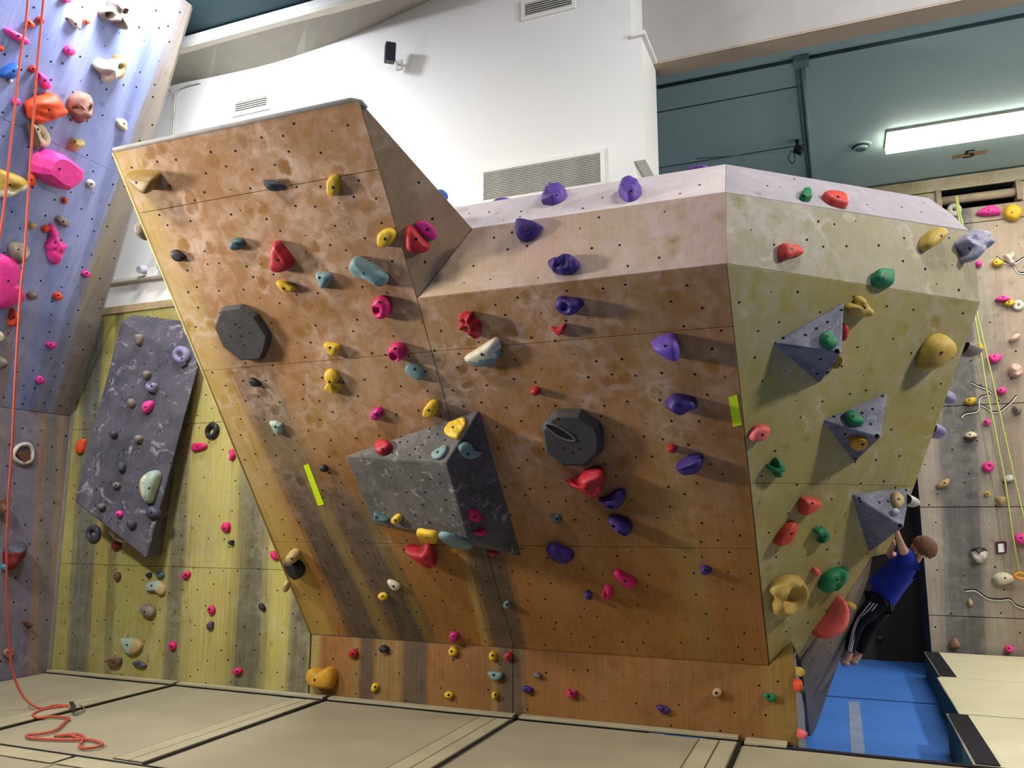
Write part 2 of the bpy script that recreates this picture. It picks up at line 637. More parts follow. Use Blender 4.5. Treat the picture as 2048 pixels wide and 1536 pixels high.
M_pf = wall_mat('pale_ply', 'bf9d84', [stripe(PF, (1250, 470), (1255, 540), 0.25, 'b8a878', None, None, 0.8, 0.6), stripe(PF, (880, 560), (880, 600), 0.5, 'b39a68', None, None, 0.8, 0.6)], ('d8c0b8', 0.8, 0.0, 1.0), 0.1, 0.08, 'c4a08c', seed=3)
M_wf = wall_mat('white_ply', 'd2c3c4', [], ('e6dde2', 0.8, 0.0, 1.0), 0.06, 0.05, 'd8c4bd', seed=5)
M_rf = wall_mat('olive_ply', '9a8c4c', [stripe(RF, (1850, 700), (1700, 1100), 0.3, '8b7d42', None, None, 0.8, 0.6)], ('aca58e', 0.65, 0.0, 1.0), 0.22, 0.1, 'a3934a', seed=8, scuff=0.5)
M_rp = wall_mat('khaki_ply', '948b6c', [], ('aba39c', 0.9, 0.0, 1.0), 0.22, 0.08, '898060', seed=10, scuff=0.35)
M_rw = wall_mat('greywhite_ply', '9f989c', [], ('b0a9b2', 0.6, 0.0, 1.0), 0.1, 0.05, '989096', seed=12)
M_fn = wall_mat('brown_ply', '96785a', [stripe(FN, (770, 380), (830, 560), 0.2, '85754e', None, None, 0.6, 0.6)], ('b89a84', 0.5, 0.0, 1.0), 0.2, 0.08, 'a38260', seed=14)
M_sf = wall_mat('taupe_ply', '857463', [], ('a69c92', 0.4, 0.0, 1.0), 0.25, 0.14, '776654', seed=16)
YS = [(172, 1000, 156, 1300, .14, '474a52'), (258, 1000, 240, 1300, .2, '979246'), (362, 1000, 344, 1300, .09, '4c483b'), (428, 1000, 410, 1300, .21, 'b3a55a'), (385, 900, 370, 1300, .02, 'a58f58'),
      (512, 1000, 496, 1300, .17, '423f39'), (530, 1100, 520, 1300, .025, '827b46'), (566, 1000, 552, 1300, .09, 'aea24f'), (613, 1100, 600, 1300, .11, '413f3a'), (225, 1100, 218, 1300, .05, '65633a')]
M_ye = wall_mat('yellow_ply', 'a29648', [stripe(KI, (a, b), (c, d), hw, cl, None, None, 0.4, 0.85) for a, b, c, d, hw, cl in YS], ('b5b096', 0.3, 0.0, 1.0), 0.25, 0.16, '948a48', seed=18, scuff=0.6)
M_bu = wall_mat('blue_ply', '808cc0', [band(BU, (262, 300), (335, 300), (100, 700), (205, 700), '877b69', 0.15, 1.0), band(BU, (312, 300), (330, 300), (172, 700), (200, 700), '75706a', 0.4, 0.8), band(BU, (272, 300), (290, 300), (115, 700), (140, 700), '968a74', 0.6, 0.7),
                                     stripe(BU, (230, 250), (110, 740), 0.1, '9aa3d0', None, None, 0.6, 0.6), stripe(BU, (60, 650), (25, 800), 0.03, '9a7f62', ux(60, 690, BU)[1], ux(60, 560, BU)[1], 0.5, 0.8), stripe(BU, (12, 700), (2, 800), 0.05, '9a7f62', ux(12, 690, BU)[1], ux(12, 560, BU)[1], 0.5, 0.8),
                                     stripe(BU, (50, 200), (0, 480), 0.14, '5a6592', None, None, 0.7, 0.7), stripe(BU, (300, 60), (160, 560), 0.05, '5f6a96', None, None, 0.6, 0.6), stripe(BU, (170, 60), (100, 420), 0.07, '9aa3cc', None, None, 0.6, 0.6)],
                ('a9a9b8', 0.28, 0.0, 1.0), 0.12, 0.12, '8b97cb', seed=20)
M_bl = wall_mat('streaked_ply', '857468', [stripe(BL, (20, 900), (15, 1300), 0.16, '77696e', None, None, 0.6, 0.8), stripe(BL, (60, 860), (55, 1000), 0.25, '6a6d8f', None, None, 0.7, 0.55), stripe(BL, (85, 900), (70, 1300), 0.06, '9a7450', None, None, 0.5, 0.8),
                                         stripe(BL, (105, 900), (92, 1300), 0.1, '6f6c68', None, None, 0.5, 0.85), stripe(BL, (130, 900), (112, 1300), 0.08, '9c8257', None, None, 0.5, 0.8), stripe(BL, (138, 1000), (124, 1300), 0.08, '4d5560', None, None, 0.5, 0.8)],
                ('a49aa4', 0.35, 0.0, 1.0), 0.25, 0.16, '7d6c66', seed=22)
M_fw = wall_mat('far_ply', '83796f', [stripe(FWL, (1868, 1000), (1880, 1280), 0.13, 'a39688', None, None, 0.4, 0.9), stripe(FWL, (1915, 900), (1925, 1280), 0.18, '585959', None, None, 0.4, 0.95), stripe(FWL, (1938, 700), (1955, 1280), 0.07, '46474c', None, None, 0.5, 0.6),
                                   stripe(FWL, (1988, 650), (2008, 850), 0.14, '3c3d42', ux(1990, 610, FWL)[1], ux(1990, 480, FWL)[1], 0.3, 0.9), stripe(FWL, (1965, 500), (1985, 1000), 0.1, '9a9480', None, None, 0.6, 0.6), stripe(FWL, (2030, 500), (2060, 1000), 0.3, 'a08b74', None, None, 0.5, 0.7)],
                ('bdb4a6', 0.3, 0.0, 1.0), 0.2, 0.13, '97887a', seed=24)
M_gslab = grey_mat('slab_grey', '58545e', '413f48', 'bdb8c2', 0.75)
M_gvol = grey_mat('volume_grey', '625c57', '4c4844', 'c4bcb2', 0.75, scale=5)
M_gpyr = grey_mat('pyramid_grey', '7c7b88', '60606e', 'b9b8c4', 0.7, scale=6)
M_oct = grey_mat('octagon_grey', '48423e', '3a3633', '8e8680', 0.2, scale=6)


# ------------------------------------------------------------------ bolt holes in the boards
def inside(p, q):
    r = False
    k = len(q)
    for i in range(k):
        (x1, y1), (x2, y2) = q[i], q[i - 1]
        if (y1 > p[1]) != (y2 > p[1]) and p[0] < (x2 - x1) * (p[1] - y1) / (y2 - y1) + x1:
            r = not r
    return r


def bolt_holes(pl, poly, parent, step, rad=0.0075, seed=1, skip=0.1, off=0.0012):
    rnd = random.Random(seed)
    q = [pl.uv(p) for p in inset(poly, pl.n, 0.04)]
    base = pl.p - pl.e1 * pl.p.dot(pl.e1) - pl.e2 * pl.p.dot(pl.e2)
    u0, u1 = min(a for a, b in q), max(a for a, b in q)
    v0, v1 = min(b for a, b in q), max(b for a, b in q)
    bm = bmesh.new()
    j = 0
    v = v0
    while v < v1:
        u = u0 + (step / 2 if j % 2 else 0)
        while u < u1:
            a, b = u + rnd.uniform(-.3, .3) * step, v + rnd.uniform(-.3, .3) * step
            if rnd.random() > skip and inside((a, b), q):
                c = base + pl.e1 * a + pl.e2 * b + pl.n * off
                rr = rad * rnd.choice((0.55, 0.9, 1, 1, 1.1))
                ring = [bm.verts.new(c + (pl.e1 * math.cos(k * math.pi / 4) + pl.e2 * math.sin(k * math.pi / 4)) * rr) for k in range(8)]
                lip = [bm.verts.new(c - pl.n * 0.004 + (pl.e1 * math.cos(k * math.pi / 4) + pl.e2 * math.sin(k * math.pi / 4)) * rr) for k in range(8)]
                bm.faces.new(ring)
                for k in range(8):
                    bm.faces.new((ring[k], lip[k], lip[(k + 1) % 8], ring[(k + 1) % 8]))
            u += step
        v += step * 0.9
        j += 1
    bmesh.ops.recalc_face_normals(bm, faces=bm.faces[:])
    o = link('bolt_holes', bm_mesh(bm, 'bolt_holes'), M_hole, parent)
    o['kind'] = 'stuff'
    return o


# ------------------------------------------------------------------ the big overhanging bouldering wall
boulder = empty('bouldering_wall', (-2.3, 6.1, 0), 'big faceted orange overhanging bouldering wall with streaked paint and pale top', 'climbing wall')
XA, XM, XC = pTL.x, pT2.x, pC.x
orpoly = [A0, V((pB.x, 0, 0)) * 0 + pB, pC, pT2, pT1, pTL]
for lo, hi in ((None, 1.3), (1.3, 2.57), (2.57, 3.55), (3.55, None)):
    for a, b in ((None, XM), (XM, None)):
        q = clip(clip(orpoly, 2, lo, hi), 0, a, b)
        if len(q) > 2:
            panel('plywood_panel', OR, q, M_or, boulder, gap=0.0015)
bolt_holes(OR, orpoly, boulder, 0.165, seed=3)
kz = -0.02
kick = [V((-4.29, YK, kz)), KI.hit(1597, 1492), KI.hit(1590, 1335), KI.hit(1583, 1281), KI.hit(1537, 1332), V((-4.29, YK, 0.505))]
kick[1].z = kz
panel('kick_panel', KI, clip(kick, 0, None, -2.42), M_ki, boulder, gap=0.0015)
panel('kick_panel', KI, clip(kick, 0, -2.42, None), M_ki, boulder, gap=0.0015)
bolt_holes(KI, kick, boulder, 0.19, seed=4, skip=0.2)
crL = PF.hit(900, 590)
pfpoly = [pT2, pC, pD, pT3]
panel('front_fascia_panel', PF, pfpoly, M_pf, boulder, gap=0.001)
bolt_holes(PF, pfpoly, boulder, 0.19, seed=5)
wfpoly = [pT3 + V((-0.25, 0, 0)), pD, pE, WF.hit(905, 415)]
panel('top_slope_panel', WF, wfpoly, M_wf, boulder, gap=0.001)
bolt_holes(WF, wfpoly, boulder, 0.19, seed=6, skip=0.3)
rfpoly = [pC, pG, RF.hit(1796, 1064), RF.hit(1772, 1108), RF.hit(1744, 1114), RF.hit(1690, 1198), RF.hit(1632, 1276), RF.hit(1600, 1318), RF.hit(1583, 1285), RF.hit(1540, 1332)]
zs = RF.hit(1660, 969).z
for lo, hi in ((None, zs), (zs, None)):
    panel('side_panel', RF, clip(rfpoly, 2, lo, hi), M_rf, boulder, gap=0.001)
bolt_holes(RF, rfpoly, boulder, 0.21, seed=7)
rppoly = [pC, pG, RP.hit(1949, 512), RP.hit(1939, 462), pD]
panel('side_fascia_panel', RP, rppoly, M_rp, boulder, gap=0.001)
bolt_holes(RP, rppoly, boulder, 0.2, seed=8)
rwpoly = [pD, RW.hit(1938, 461), RW.hit(1900, 425), RW.hit(1858, 396), pE]
panel('side_top_panel', RW, rwpoly, M_rw, boulder, gap=0.001)
bolt_holes(RW, rwpoly, boulder, 0.2, seed=9, skip=0.3)
fnpoly = [pT1, pT2, pT3]
panel('fin_panel', FN, fnpoly, M_fn, boulder, gap=0.001)
bolt_holes(FN, fnpoly, boulder, 0.24, seed=10)
sfpoly = [SF.hit(1745, 1114), SF.hit(1690, 1200), SF.hit(1632, 1278), SF.hit(1602, 1322), SF.hit(1612, 1400), SF.hit(1620, 1470), SF.hit(1628, 1466), SF.hit(1738, 1152)]
panel('back_face_panel', SF, sfpoly, M_sf, boulder, gap=0.0, th=0.05)
bolt_holes(SF, sfpoly, boulder, 0.2, seed=11)
tube('fin_light_stop', [pT2 + V((0.0, 0.03, 0.0)), pT3 + V((-0.012, 0.03, 0.0))], 0.022, M_ptrim, boulder, 8)  # strip added behind the fin joint to stop light leaking through
# side of the kick box, back and top closing boards, edge strips
kr = KI.hit(1597, 1480).x
box('kick_side', (kr - 0.02, YK + 0.004, ZF), (kr + 0.0, 7.0, 0.52), M_plygrey, boulder)
poly_prism('back_board', [V((-1.0, 6.24, ZF)), V((kr - 0.05, 6.24, ZF)), V((kr - 0.05, 6.24, 0.6)), V((0.85, 6.24, 2.85)), V((0.8, 6.24, 3.3)), V((-1.0, 6.24, 3.4))], (0, 0.02, 0), M_ptrim, boulder)
poly_prism('top_board', [pTL + V((0, 0.03, 0)), pT1 + V((0, 0.03, 0)), V((pT1.x - 0.3, 6.15, pT3.z - 0.5)), V((pTL.x, 6.15, pT3.z - 0.5))], (0, 0, -0.02), M_ptrim, boulder)
tube('top_rim', [pTL + V((0, 0.0, 0.012)), pT1 + V((-0.05, 0.0, 0.012)), pT1 + V((0.0, 0.02, 0.0)), pT1 + (pT3 - pT1) * 0.06], 0.014, M_plygrey, boulder)
tube('edge_strip', [A0 + V((-0.012, 0.01, 0)), pTL + V((-0.012, 0.01, 0))], 0.012, plain('yellow_edge', 'b8a266', 0.7), boulder, 6)
poly_prism('left_side_board', [A0 + V((0.02, 0.03, 0)), pTL + V((0.02, 0.03, -0.03)), V((pTL.x + 0.02, YB - 0.01, pTL.z - 0.13)), V((A0.x + 0.02, YB - 0.08, A0.z))], (0.02, 0, 0), M_ptrim, boulder)

# ------------------------------------------------------------------ yellow wall, blue wall, far wall
yel = empty('climbing_wall', (-5.9, 6.1, 0), 'yellow and grey striped vertical climbing wall left of the orange overhang', 'climbing wall')
ytop = KI.hit(300, 619).z
ypoly = [V((XL + 0.01, YK, kz)), V((-4.3, YK, kz)), V((-4.3, YK, ytop)), V((XL + 0.01, YK, ytop))]
for lo, hi in ((None, 1.04), (1.04, ytop - 1.2), (ytop - 1.2, None)):
    panel('plywood_panel', KI, clip(ypoly, 2, lo, hi), M_ye, yel, gap=0.0015)
bolt_holes(KI, ypoly, yel, 0.185, seed=12)
box('top_ledge', (XL, YK - 0.012, ytop), (-4.3, YB - 0.01, ytop + 0.075), M_ptrim, yel)

blue = empty('climbing_wall', (XL, 5, 0), 'tall blue and grey climbing wall leaning out at far left', 'climbing wall')
bedge = [BU.hit(*p) for p in P2('150,829 215,625 268,420 330,210 386,0')]
tdir = (bedge[-1] - bedge[0]).normalized()
btop = bedge[0] + tdir * ((zc - 0.01 - bedge[0].z) / tdir.z)
bupoly = [V((XL, 3.4, ZS)), V((XL, 6.04, ZS)), btop, V((btop.x, 3.4, btop.z))]
zse = BU.hit(70, 268).z
for lo, hi in ((None, zse), (zse, None)):
    panel('upper_panel', BU, clip(bupoly, 2, lo, hi), M_bu, blue, gap=0.0015, th=0.04)
bolt_holes(BU, bupoly, blue, 0.2, rad=0.009, seed=13)
blpoly = [V((XL, 3.4, kz)), V((XL, 6.046, kz)), V((XL, 6.046, ZS)), V((XL, 3.4, ZS))]
panel('lower_panel', BL, blpoly, M_bl, blue, gap=0.0015)
bolt_holes(BL, blpoly, blue, 0.2, rad=0.009, seed=14)
poly_prism('edge_board', [bupoly[1], btop, btop + V((-0.04, 0.05, 0)), bupoly[1] + V((-0.04, 0.03, 0))], (0.0, 0.004, 0), M_plygrey, blue)
box('back_light_stop', (XL - 0.07, 3.4, kz), (XL - 0.03, 6.03, ZS - 0.02), M_plygrey, blue)  # unseen backing, added to block flood light leaking from behind
box('joint_light_stop', (XL - 0.09, 3.4, ZS - 0.08), (XL - 0.012, 6.03, ZS + 0.012), M_plygrey, blue)  # added along the panel joint to block the light leak there
box('corner_light_stop', (XL - 0.08, 6.0, kz), (XL - 0.045, YB - 0.002, ZS), M_plygrey, blue)  # unseen, added behind the corner to close a gap that let light in
box('corner_fillet', (XL - 0.05, 6.02, kz), (XL + 0.012, 6.06, ZS + 0.02), M_plygrey, blue)

far = empty('climbing_wall', (3, 10.75, ZF), 'tall grey and tan streaked climbing wall at right under the tube light', 'climbing wall')
xfl = FWL.hit(1862, 1297).x
zfs = [FWL.hit(1950, y).z for y in (1234, 1014, 810, 445)]
ztp = FWL.hit(1960, 412).z
fwp = [V((xfl, 10.7, ZF)), V((6.3, 10.7, ZF)), V((6.3, 10.7, ztp)), V((xfl, 10.7, ztp))]
lv = [None] + zfs + [None]
for a, b in zip(lv, lv[1:]):
    q = clip(fwp, 2, a, b)
    if len(q) > 2:
        panel('plywood_panel', FWL, q, M_fw, far, gap=0.004)
bolt_holes(FWL, fwp, far, 0.26, rad=0.010, seed=15, skip=0.4)
zp2 = FWL.hit(1960, 382).z
M_ftop = wall_mat('far_top_ply', 'b5a68a', [stripe(FWL, (1800, 380), (1800, 400), 0.3, '8f8550', None, None, 0.7, 0.7)], ('d5cab2', 0.5, 0.0, 1.0), 0.35, 0.06, 'a8977a', seed=30)
panel('top_board', FWL, [V((xfl - 0.55, 10.7, zp2 + 0.06)), V((6.3, 10.7, zp2 + 0.06)), V((6.3, 10.7, ZCB - 0.02)), V((xfl - 0.55, 10.7, ZCB - 0.02))], M_ftop, far, push=0.02)
xr = FWL.hit(2040, 380).x
xlr = FWL.hit(1872, 392).x
panel('end_board', FWL, [V((xr, 10.7, ztp)), V((6.3, 10.7, ztp)), V((6.3, 10.7, zp2 + 0.06)), V((xr, 10.7, zp2 + 0.06))], M_ftop, far)
panel('end_board', FWL, [V((xfl - 0.55, 10.7, ztp - 0.2)), V((xlr, 10.7, ztp - 0.2)), V((xlr, 10.7, zp2 + 0.06)), V((xfl - 0.55, 10.7, zp2 + 0.06))], M_ftop, far)
box('recess_back', (xfl - 0.1, 10.95, ztp - 0.05), (xr + 0.1, 11.0, zp2 + 0.1), M_hole, far)
box('side_board', (xfl, 10.722, ZF), (xfl + 0.03, 11.7, ztp), plain('dark_side', '4a4540', 0.8, 0.2), far)
pp = [FWL.hit(1877, 401, -0.02), FWL.hit(2037, 384, -0.02)]
zpp = (pp[0].z + pp[1].z) / 2
tube('anchor_pipe', [V((pp[0].x, 10.74, zpp)), V((pp[1].x, 10.74, zpp))], 0.055, plain('pipe_paint', 'a8977f', 0.5), far, 14)
for x in (pp[0].x, pp[1].x):
    box('pipe_bracket', (x - 0.03, 10.66, zpp - 0.12), (x + 0.03, 10.9, zpp + 0.13), plain('bracket_paint', '9a8a74', 0.6), far, 0.005)
M_crk = plain('crack_lip', 'd8d2c6', 0.7)
for s in ('1993,515 2003,523 2018,530 2028,529 2048,517 2070,510', '2028,532 2036,546 2048,548 2075,547', '1942,766 1955,773 1974,780 1985,790', '1922,837 1930,829 1955,823 1958,802 1962,795 1980,791', '1961,811 1975,818 1983,825 1998,825 2012,815 2022,806 2033,793', '1929,1183 1950,1182 1962,1190 1978,1199 2000,1201 2020,1200 2032,1212 2055,1220'):
    pts = [FWL.hit(x, y) for x, y in P2(s)]
    pts = catmull(pts, 20, False)
    tube('crack_lip', [p + V((0, -0.004, 0)) for p in pts], 0.008, M_crk, far, 6)
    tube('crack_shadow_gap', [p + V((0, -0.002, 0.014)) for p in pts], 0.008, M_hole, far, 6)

# ------------------------------------------------------------------ climbing holds
COL = {
    'pink': 'cf2266', 'hot': 'f0419a', 'magenta': 'c22677', 'red': 'b3232c', 'coral': 'd24a3c', 'orange': 'e0502c', 'yellow': 'dcb32e', 'ochre': 'b99a45', 'umber': '8f7238', 'purple': '402b70', 'lilac': '6d4ea6',
    'teal': '78938f', 'dteal': '4a6464', 'green': '1c7a4c', 'blue': '2f62b8', 'black': '26232a', 'slate': '4a4a58', 'grey': '6c6a66', 'tan': 'b59b68', 'cream': 'd8cdae', 'brown': '6a4a38', 'darkred': '7a2c26',
    'bone': 'cbc3b6', 'rose': '9b7065', 'gold': 'c8962a', 'rock': '857a6c', 'mauve': '8b86a8', 'pearl': 'a9a4b8', 'palegreen': '9fb0a0', 'salmon': 'e2655f', 'blush': 'd8b3a4', 'cyan': '2b9cb0'}
GRP = {'OR': 'climbing holds on the orange overhang', 'KI': 'climbing holds on the low kick board', 'YE': 'climbing holds on the yellow wall', 'BU': 'climbing holds on the blue wall', 'BL': 'climbing holds on the blue wall',
       'PF': 'climbing holds on the pale upper band', 'WF': 'climbing holds on the pale upper band', 'RF': 'climbing holds on the olive side face', 'RP': 'climbing holds on the olive side face', 'RW': 'climbing holds on the olive side face',
       'FW': 'climbing holds on the far grey wall', 'GS': 'climbing holds on the grey slab', 'FN': 'climbing holds on the fin', 'SF': 'climbing holds round the back corner', 'KS': 'climbing holds round the back corner'}
KS = Plane(KI.hit(1599, 1400), (0.75, -0.66, 0))
PL = {'OR': OR, 'KI': KI, 'YE': KI, 'BU': BU, 'BL': BL, 'PF': PF, 'WF': WF, 'RF': RF, 'RP': RP, 'RW': RW, 'FW': FWL, 'GS': GS, 'FN': FN, 'SF': SF, 'KS': KS}

bm = bmesh.new()
bmesh.ops.create_cone(bm, cap_ends=True, segments=12, radius1=1.0, radius2=0.92, depth=0.5)
for f in bm.faces:
    f.material_index = 0
BOLT = bm_mesh(bm, 'bolt')
BOLT.materials.append(M_bolt)


def bolt_at(px, body, bv, pl, r=0.011):
    d = ray(*px).normalized()
    loc = bv.ray_cast(EYE - body.location, d)[0]
    if loc is None:
        return
    n = pl.n
    b = bpy.data.objects.new('bolt', BOLT)
    C.objects.link(b)
    b.parent = body
    q = n.to_track_quat('Z', 'Y')
    b.rotation_mode = 'QUATERNION'
    b.rotation_quaternion = q
    b.location = loc - n * (r * 0.12)
    b.scale = (r, r, r)


def ell(cx, cy, rx, ry, a=0):
    a = math.radians(a)
    return [(cx + rx * math.cos(t) * math.cos(a) - ry * math.sin(t) * math.sin(a), cy + rx * math.cos(t) * math.sin(a) + ry * math.sin(t) * math.cos(a)) for t in [k * math.pi / 5 for k in range(10)]]


def H(pk, col, h, pts, label, n='climbing_hold', b=None, e=0.7, ap=None, lump=0.0, fr=14, pkt=(), rdg=(), two=None, flat=False, ck=0.3, N=32, R=11, tilt=None, sink=0.3, seed=None, br=0.011, pl=None):
    pl = pl or PL[pk]
    px = ell(*[float(v) for v in pts[1:].split()]) if pts[0] == 'e' else P2(pts)
    off = sink * h
    w = [pl.hit(x, y, off) - pl.n * off for x, y in px]
    cpx = (sum(p[0] for p in px) / len(px), sum(p[1] for p in px) / len(px))
    c = pl.hit(cpx[0], cpx[1], off) - pl.n * off
    loc2 = [V(((p - c).dot(pl.e1), (p - c).dot(pl.e2))) for p in w]
    poly = flat and len(loc2) >= 3
    if flat:
        out = []
        k = len(loc2)
        for i in range(k):
            a, d = loc2[i], loc2[(i + 1) % k]
            out += [a.lerp(d, t) for t in (0.06, 0.5, 0.94)]
    else:
        out = catmull(loc2, N)
    size = max(p.length for p in out)
    to2 = lambda x, y: V(((pl.hit(x, y, off) - c).dot(pl.e1), (pl.hit(x, y, off) - c).dot(pl.e2)))
    pxm = (to2(cpx[0] + 5, cpx[1]) - to2(cpx[0] - 5, cpx[1])).length / 10
    apx = to2(*ap) if ap else V((0, 0))
    sd = seed if seed is not None else (hash_(label) % 997)
    PK = [(to2(x, y), r * pxm, d) for x, y, r, d in pkt]
    RG = [(to2(x0, y0), to2(x1, y1), wd * pxm, am) for x0, y0, x1, y1, wd, am in rdg]
    tl = None
    if tilt:
        tl = (to2(cpx[0] + tilt[0], cpx[1] + tilt[1])).normalized() / size * tilt[2]
    bm = bmesh.new()
    rings = []
    spec = [(0.93, -0.012 / max(h, .01)), (1.0, 0.1)]
    for j in range(R + 1):
        t = j / R * math.pi / 2
        spec.append((math.cos(t) ** e, 0.12 + 0.88 * math.sin(t) ** e))
    for rho, z in spec[:-1]:
        ring = []
        for p in out:
            sh = apx * max(0.0, z) ** 1.2
            q = p * rho + sh * (1 - 0.15 * rho)
            zz = z * h
            if z > 0.05:
                if tl is not None:
                    zz *= max(0.15, 1 + q.dot(tl))
                if lump:
                    zz *= 1 + lump * noise.noise(V((q.x * fr + sd, q.y * fr, sd * .37)))
                    q = q * (1 + lump * 0.25 * noise.noise(V((q.x * fr * 1.3, q.y * fr * 1.3 + sd, z * 2))))
                for cc, r, d in PK:
                    k = (q - cc).length / r
                    if k < 1:
                        s = 1 - k * k * (3 - 2 * k) if k > 0 else 1
                        zz -= d * h * min(1.0, s * 1.5)
                for a0, a1, wd, am in RG:
                    ab = a1 - a0
                    tt = max(0, min(1, (q - a0).dot(ab) / max(ab.length_squared, 1e-9)))
                    k = (q - (a0 + ab * tt)).length / wd
                    if k < 1:
                        zz += am * h * (1 - k) ** 1.0
                zz = max(zz, 0.003)
            ring.append(bm.verts.new(pl.e1 * q.x + pl.e2 * q.y + pl.n * zz))
        rings.append(ring)
    m = len(out)
    for A, B in zip(rings, rings[1:]):
        for i in range(m):
            bm.faces.new((A[i], A[(i + 1) % m], B[(i + 1) % m], B[i]))
    bm.faces.new(rings[-1])
    bmesh.ops.recalc_face_normals(bm, faces=bm.faces[:])
    if two:
        a, d = to2(two[1], two[2]), to2(two[3], two[4])
        nn = V((-(d - a).y, (d - a).x))
        for f in bm.faces:
            cc = f.calc_center_median()
            q = V((cc.dot(pl.e1), cc.dot(pl.e2)))
            wob = noise.noise(V((q.x * 20, q.y * 20, sd))) * 0.25 * size
            if (q - a).dot(nn.normalized()) + wob > 0:
                f.material_index = 1
    bm.faces.ensure_lookup_table()
    bv = BVHTree.FromBMesh(bm)
    me = bm_mesh(bm, n, not flat)
    me.materials.append(resin(COL[col], ck))
    if two:
        me.materials.append(resin(COL[two[0]], ck))
    o = bpy.data.objects.new(n, me)
    C.objects.link(o)
    o.location = c
    thing(o, label, 'climbing hold', GRP[pk])
    if b != 0:
        bolt_at(b or (cpx[0] + (ap[0] - cpx[0]) * 0.3 if ap else cpx[0], cpx[1] + (ap[1] - cpx[1]) * 0.3 if ap else cpx[1]), o, bv, pl, br)
    return o


def hash_(s):
    r = 0
    for ch in s:
        r = (r * 31 + ord(ch)) & 0xffff
    return r


def RING(pk, col, pts, tr, label, lift=0.5, b=None, n='ring_hold', base=None):
    """doughnut hold: a fat closed tube standing on the wall; tr = tube radius in metres"""
    pl = PL[pk]
    px = ell(*[float(v) for v in pts[1:].split()]) if pts[0] == 'e' else P2(pts)
    w = [pl.hit(x, y, tr * lift) for x, y in px]
    c = sum(w, V((0, 0, 0))) / len(w)
    c0 = c - pl.n * (c - pl.p).dot(pl.n)
    bm = bmesh.new()
    path = catmull([p - c0 for p in w], 28)
    rr = [tr * (1 + 0.2 * noise.noise(p * 12 + V((hash_(label) % 50, 0, 0)))) for p in path]
    tube_bm(bm, path, rr, 10, True)
    bmesh.ops.recalc_face_normals(bm, faces=bm.faces[:])
    bv = BVHTree.FromBMesh(bm)
    me = bm_mesh(bm, n, True)
    me.materials.append(resin(COL[col], 0.3))
    o = bpy.data.objects.new(n, me)
    C.objects.link(o)
    o.location = c0
    thing(o, label, 'climbing hold', GRP[pk])
    if base:
        bm = bmesh.new()
        vs = [bm.verts.new((p - c0)) for p in [pl.hit(x, y, 0.003) for x, y in P2(base[1])]]
        bt = [bm.verts.new((p - c0)) for p in [pl.hit(x, y, base[2]) for x, y in P2(base[1])]]
        bm.faces.new(bt)
        for i in range(len(vs)):
            j = (i + 1) % len(vs)
            bm.faces.new((vs[i], vs[j], bt[j], bt[i]))
        bmesh.ops.recalc_face_normals(bm, faces=bm.faces[:])
        me = bm_mesh(bm, 'hold_base')
        me.materials.append(resin(COL[base[0]], 0.3))
        x = bpy.data.objects.new('hold_base', me)
        C.objects.link(x)
        x.parent = o
    if b:
        bolt_at(b, o, bv, pl)
    return o


def VOL(verts, faces, loc, mat, label, bev=0.025, group='grey wall volumes', n='wall_volume'):
    bm = bmesh.new()
    vs = [bm.verts.new(p - loc) for p in verts]
    for f in faces:
        bm.faces.new([vs[i] for i in f])
    bmesh.ops.recalc_face_normals(bm, faces=bm.faces[:])
    bmesh.ops.bevel(bm, geom=bm.edges[:], offset=bev, segments=3, profile=0.55, affect='EDGES', clamp_overlap=True)
    me = bm_mesh(bm, n)
    me.materials.append(mat)
    o = bpy.data.objects.new(n, me)
    C.objects.link(o)
    o.location = loc
    return thing(o, label, 'wall volume', group)


def vol_nuts(o, pts3, n, r=0.008):
    """threaded holes in a volume: real little recessed-looking discs"""
    bm = bmesh.new()
    e1 = n.orthogonal().normalized()
    e2 = n.cross(e1)
    for p in pts3:
        c = p - o.location + n * 0.002
        vs = [bm.verts.new(c + (e1 * math.cos(k * math.pi / 4) + e2 * math.sin(k * math.pi / 4)) * r) for k in range(8)]
        lo = [bm.verts.new(v.co - n * 0.006) for v in vs]
        bm.faces.new(vs)
        for k in range(8):
            bm.faces.new((vs[k], lo[k], lo[(k + 1) % 8], vs[(k + 1) % 8]))
    bmesh.ops.recalc_face_normals(bm, faces=bm.faces[:])
    x = bpy.data.objects.new('bolt_holes', bm_mesh(bm, 'bolt_holes'))
    x.data.materials.append(M_hole)
    C.objects.link(x)
    x.parent = o
    x['kind'] = 'stuff'


def tri_plane(a, b, c):
    n = (b - a).cross(c - a)
    if n.dot(EYE - a) < 0:
        n = -n
    return Plane(a, n)


# --- big dark volume on the orange wall
bL, bT, bR, bB = OR.hit(690, 912), OR.hit(958, 820), OR.hit(1044, 1114), OR.hit(747, 1048)
q1, q2 = OR.hit(893, 925, 0.30), OR.hit(937, 1080, 0.27)
big = VOL([bL, bT, bR, bB, q1, q2, bL - OR.n * .03, bT - OR.n * .03, bR - OR.n * .03, bB - OR.n * .03],
          [(0, 1, 4), (1, 2, 5, 4), (0, 4, 5, 3), (3, 5, 2), (0, 6, 7, 1), (1, 7, 8, 2), (2, 8, 9, 3), (3, 9, 6, 0), (6, 9, 8, 7)], bL.lerp(bR, .5), M_gvol,
          'huge dark grey wedge volume in the middle of the orange overhang', 0.02)
V_TOP, V_FRONT, V_RIGHT, V_BOT = tri_plane(bL, bT, q1), tri_plane(bL, q1, bB), tri_plane(bT, q2, q1), tri_plane(bB, q2, bR)
rn = random.Random(5)
vol_nuts(big, [V_TOP.hit(*p) for p in P2('785,905 800,885 815,883 830,898 845,890 858,875 875,868 860,858 890,880 840,915 820,910')], V_TOP.n)
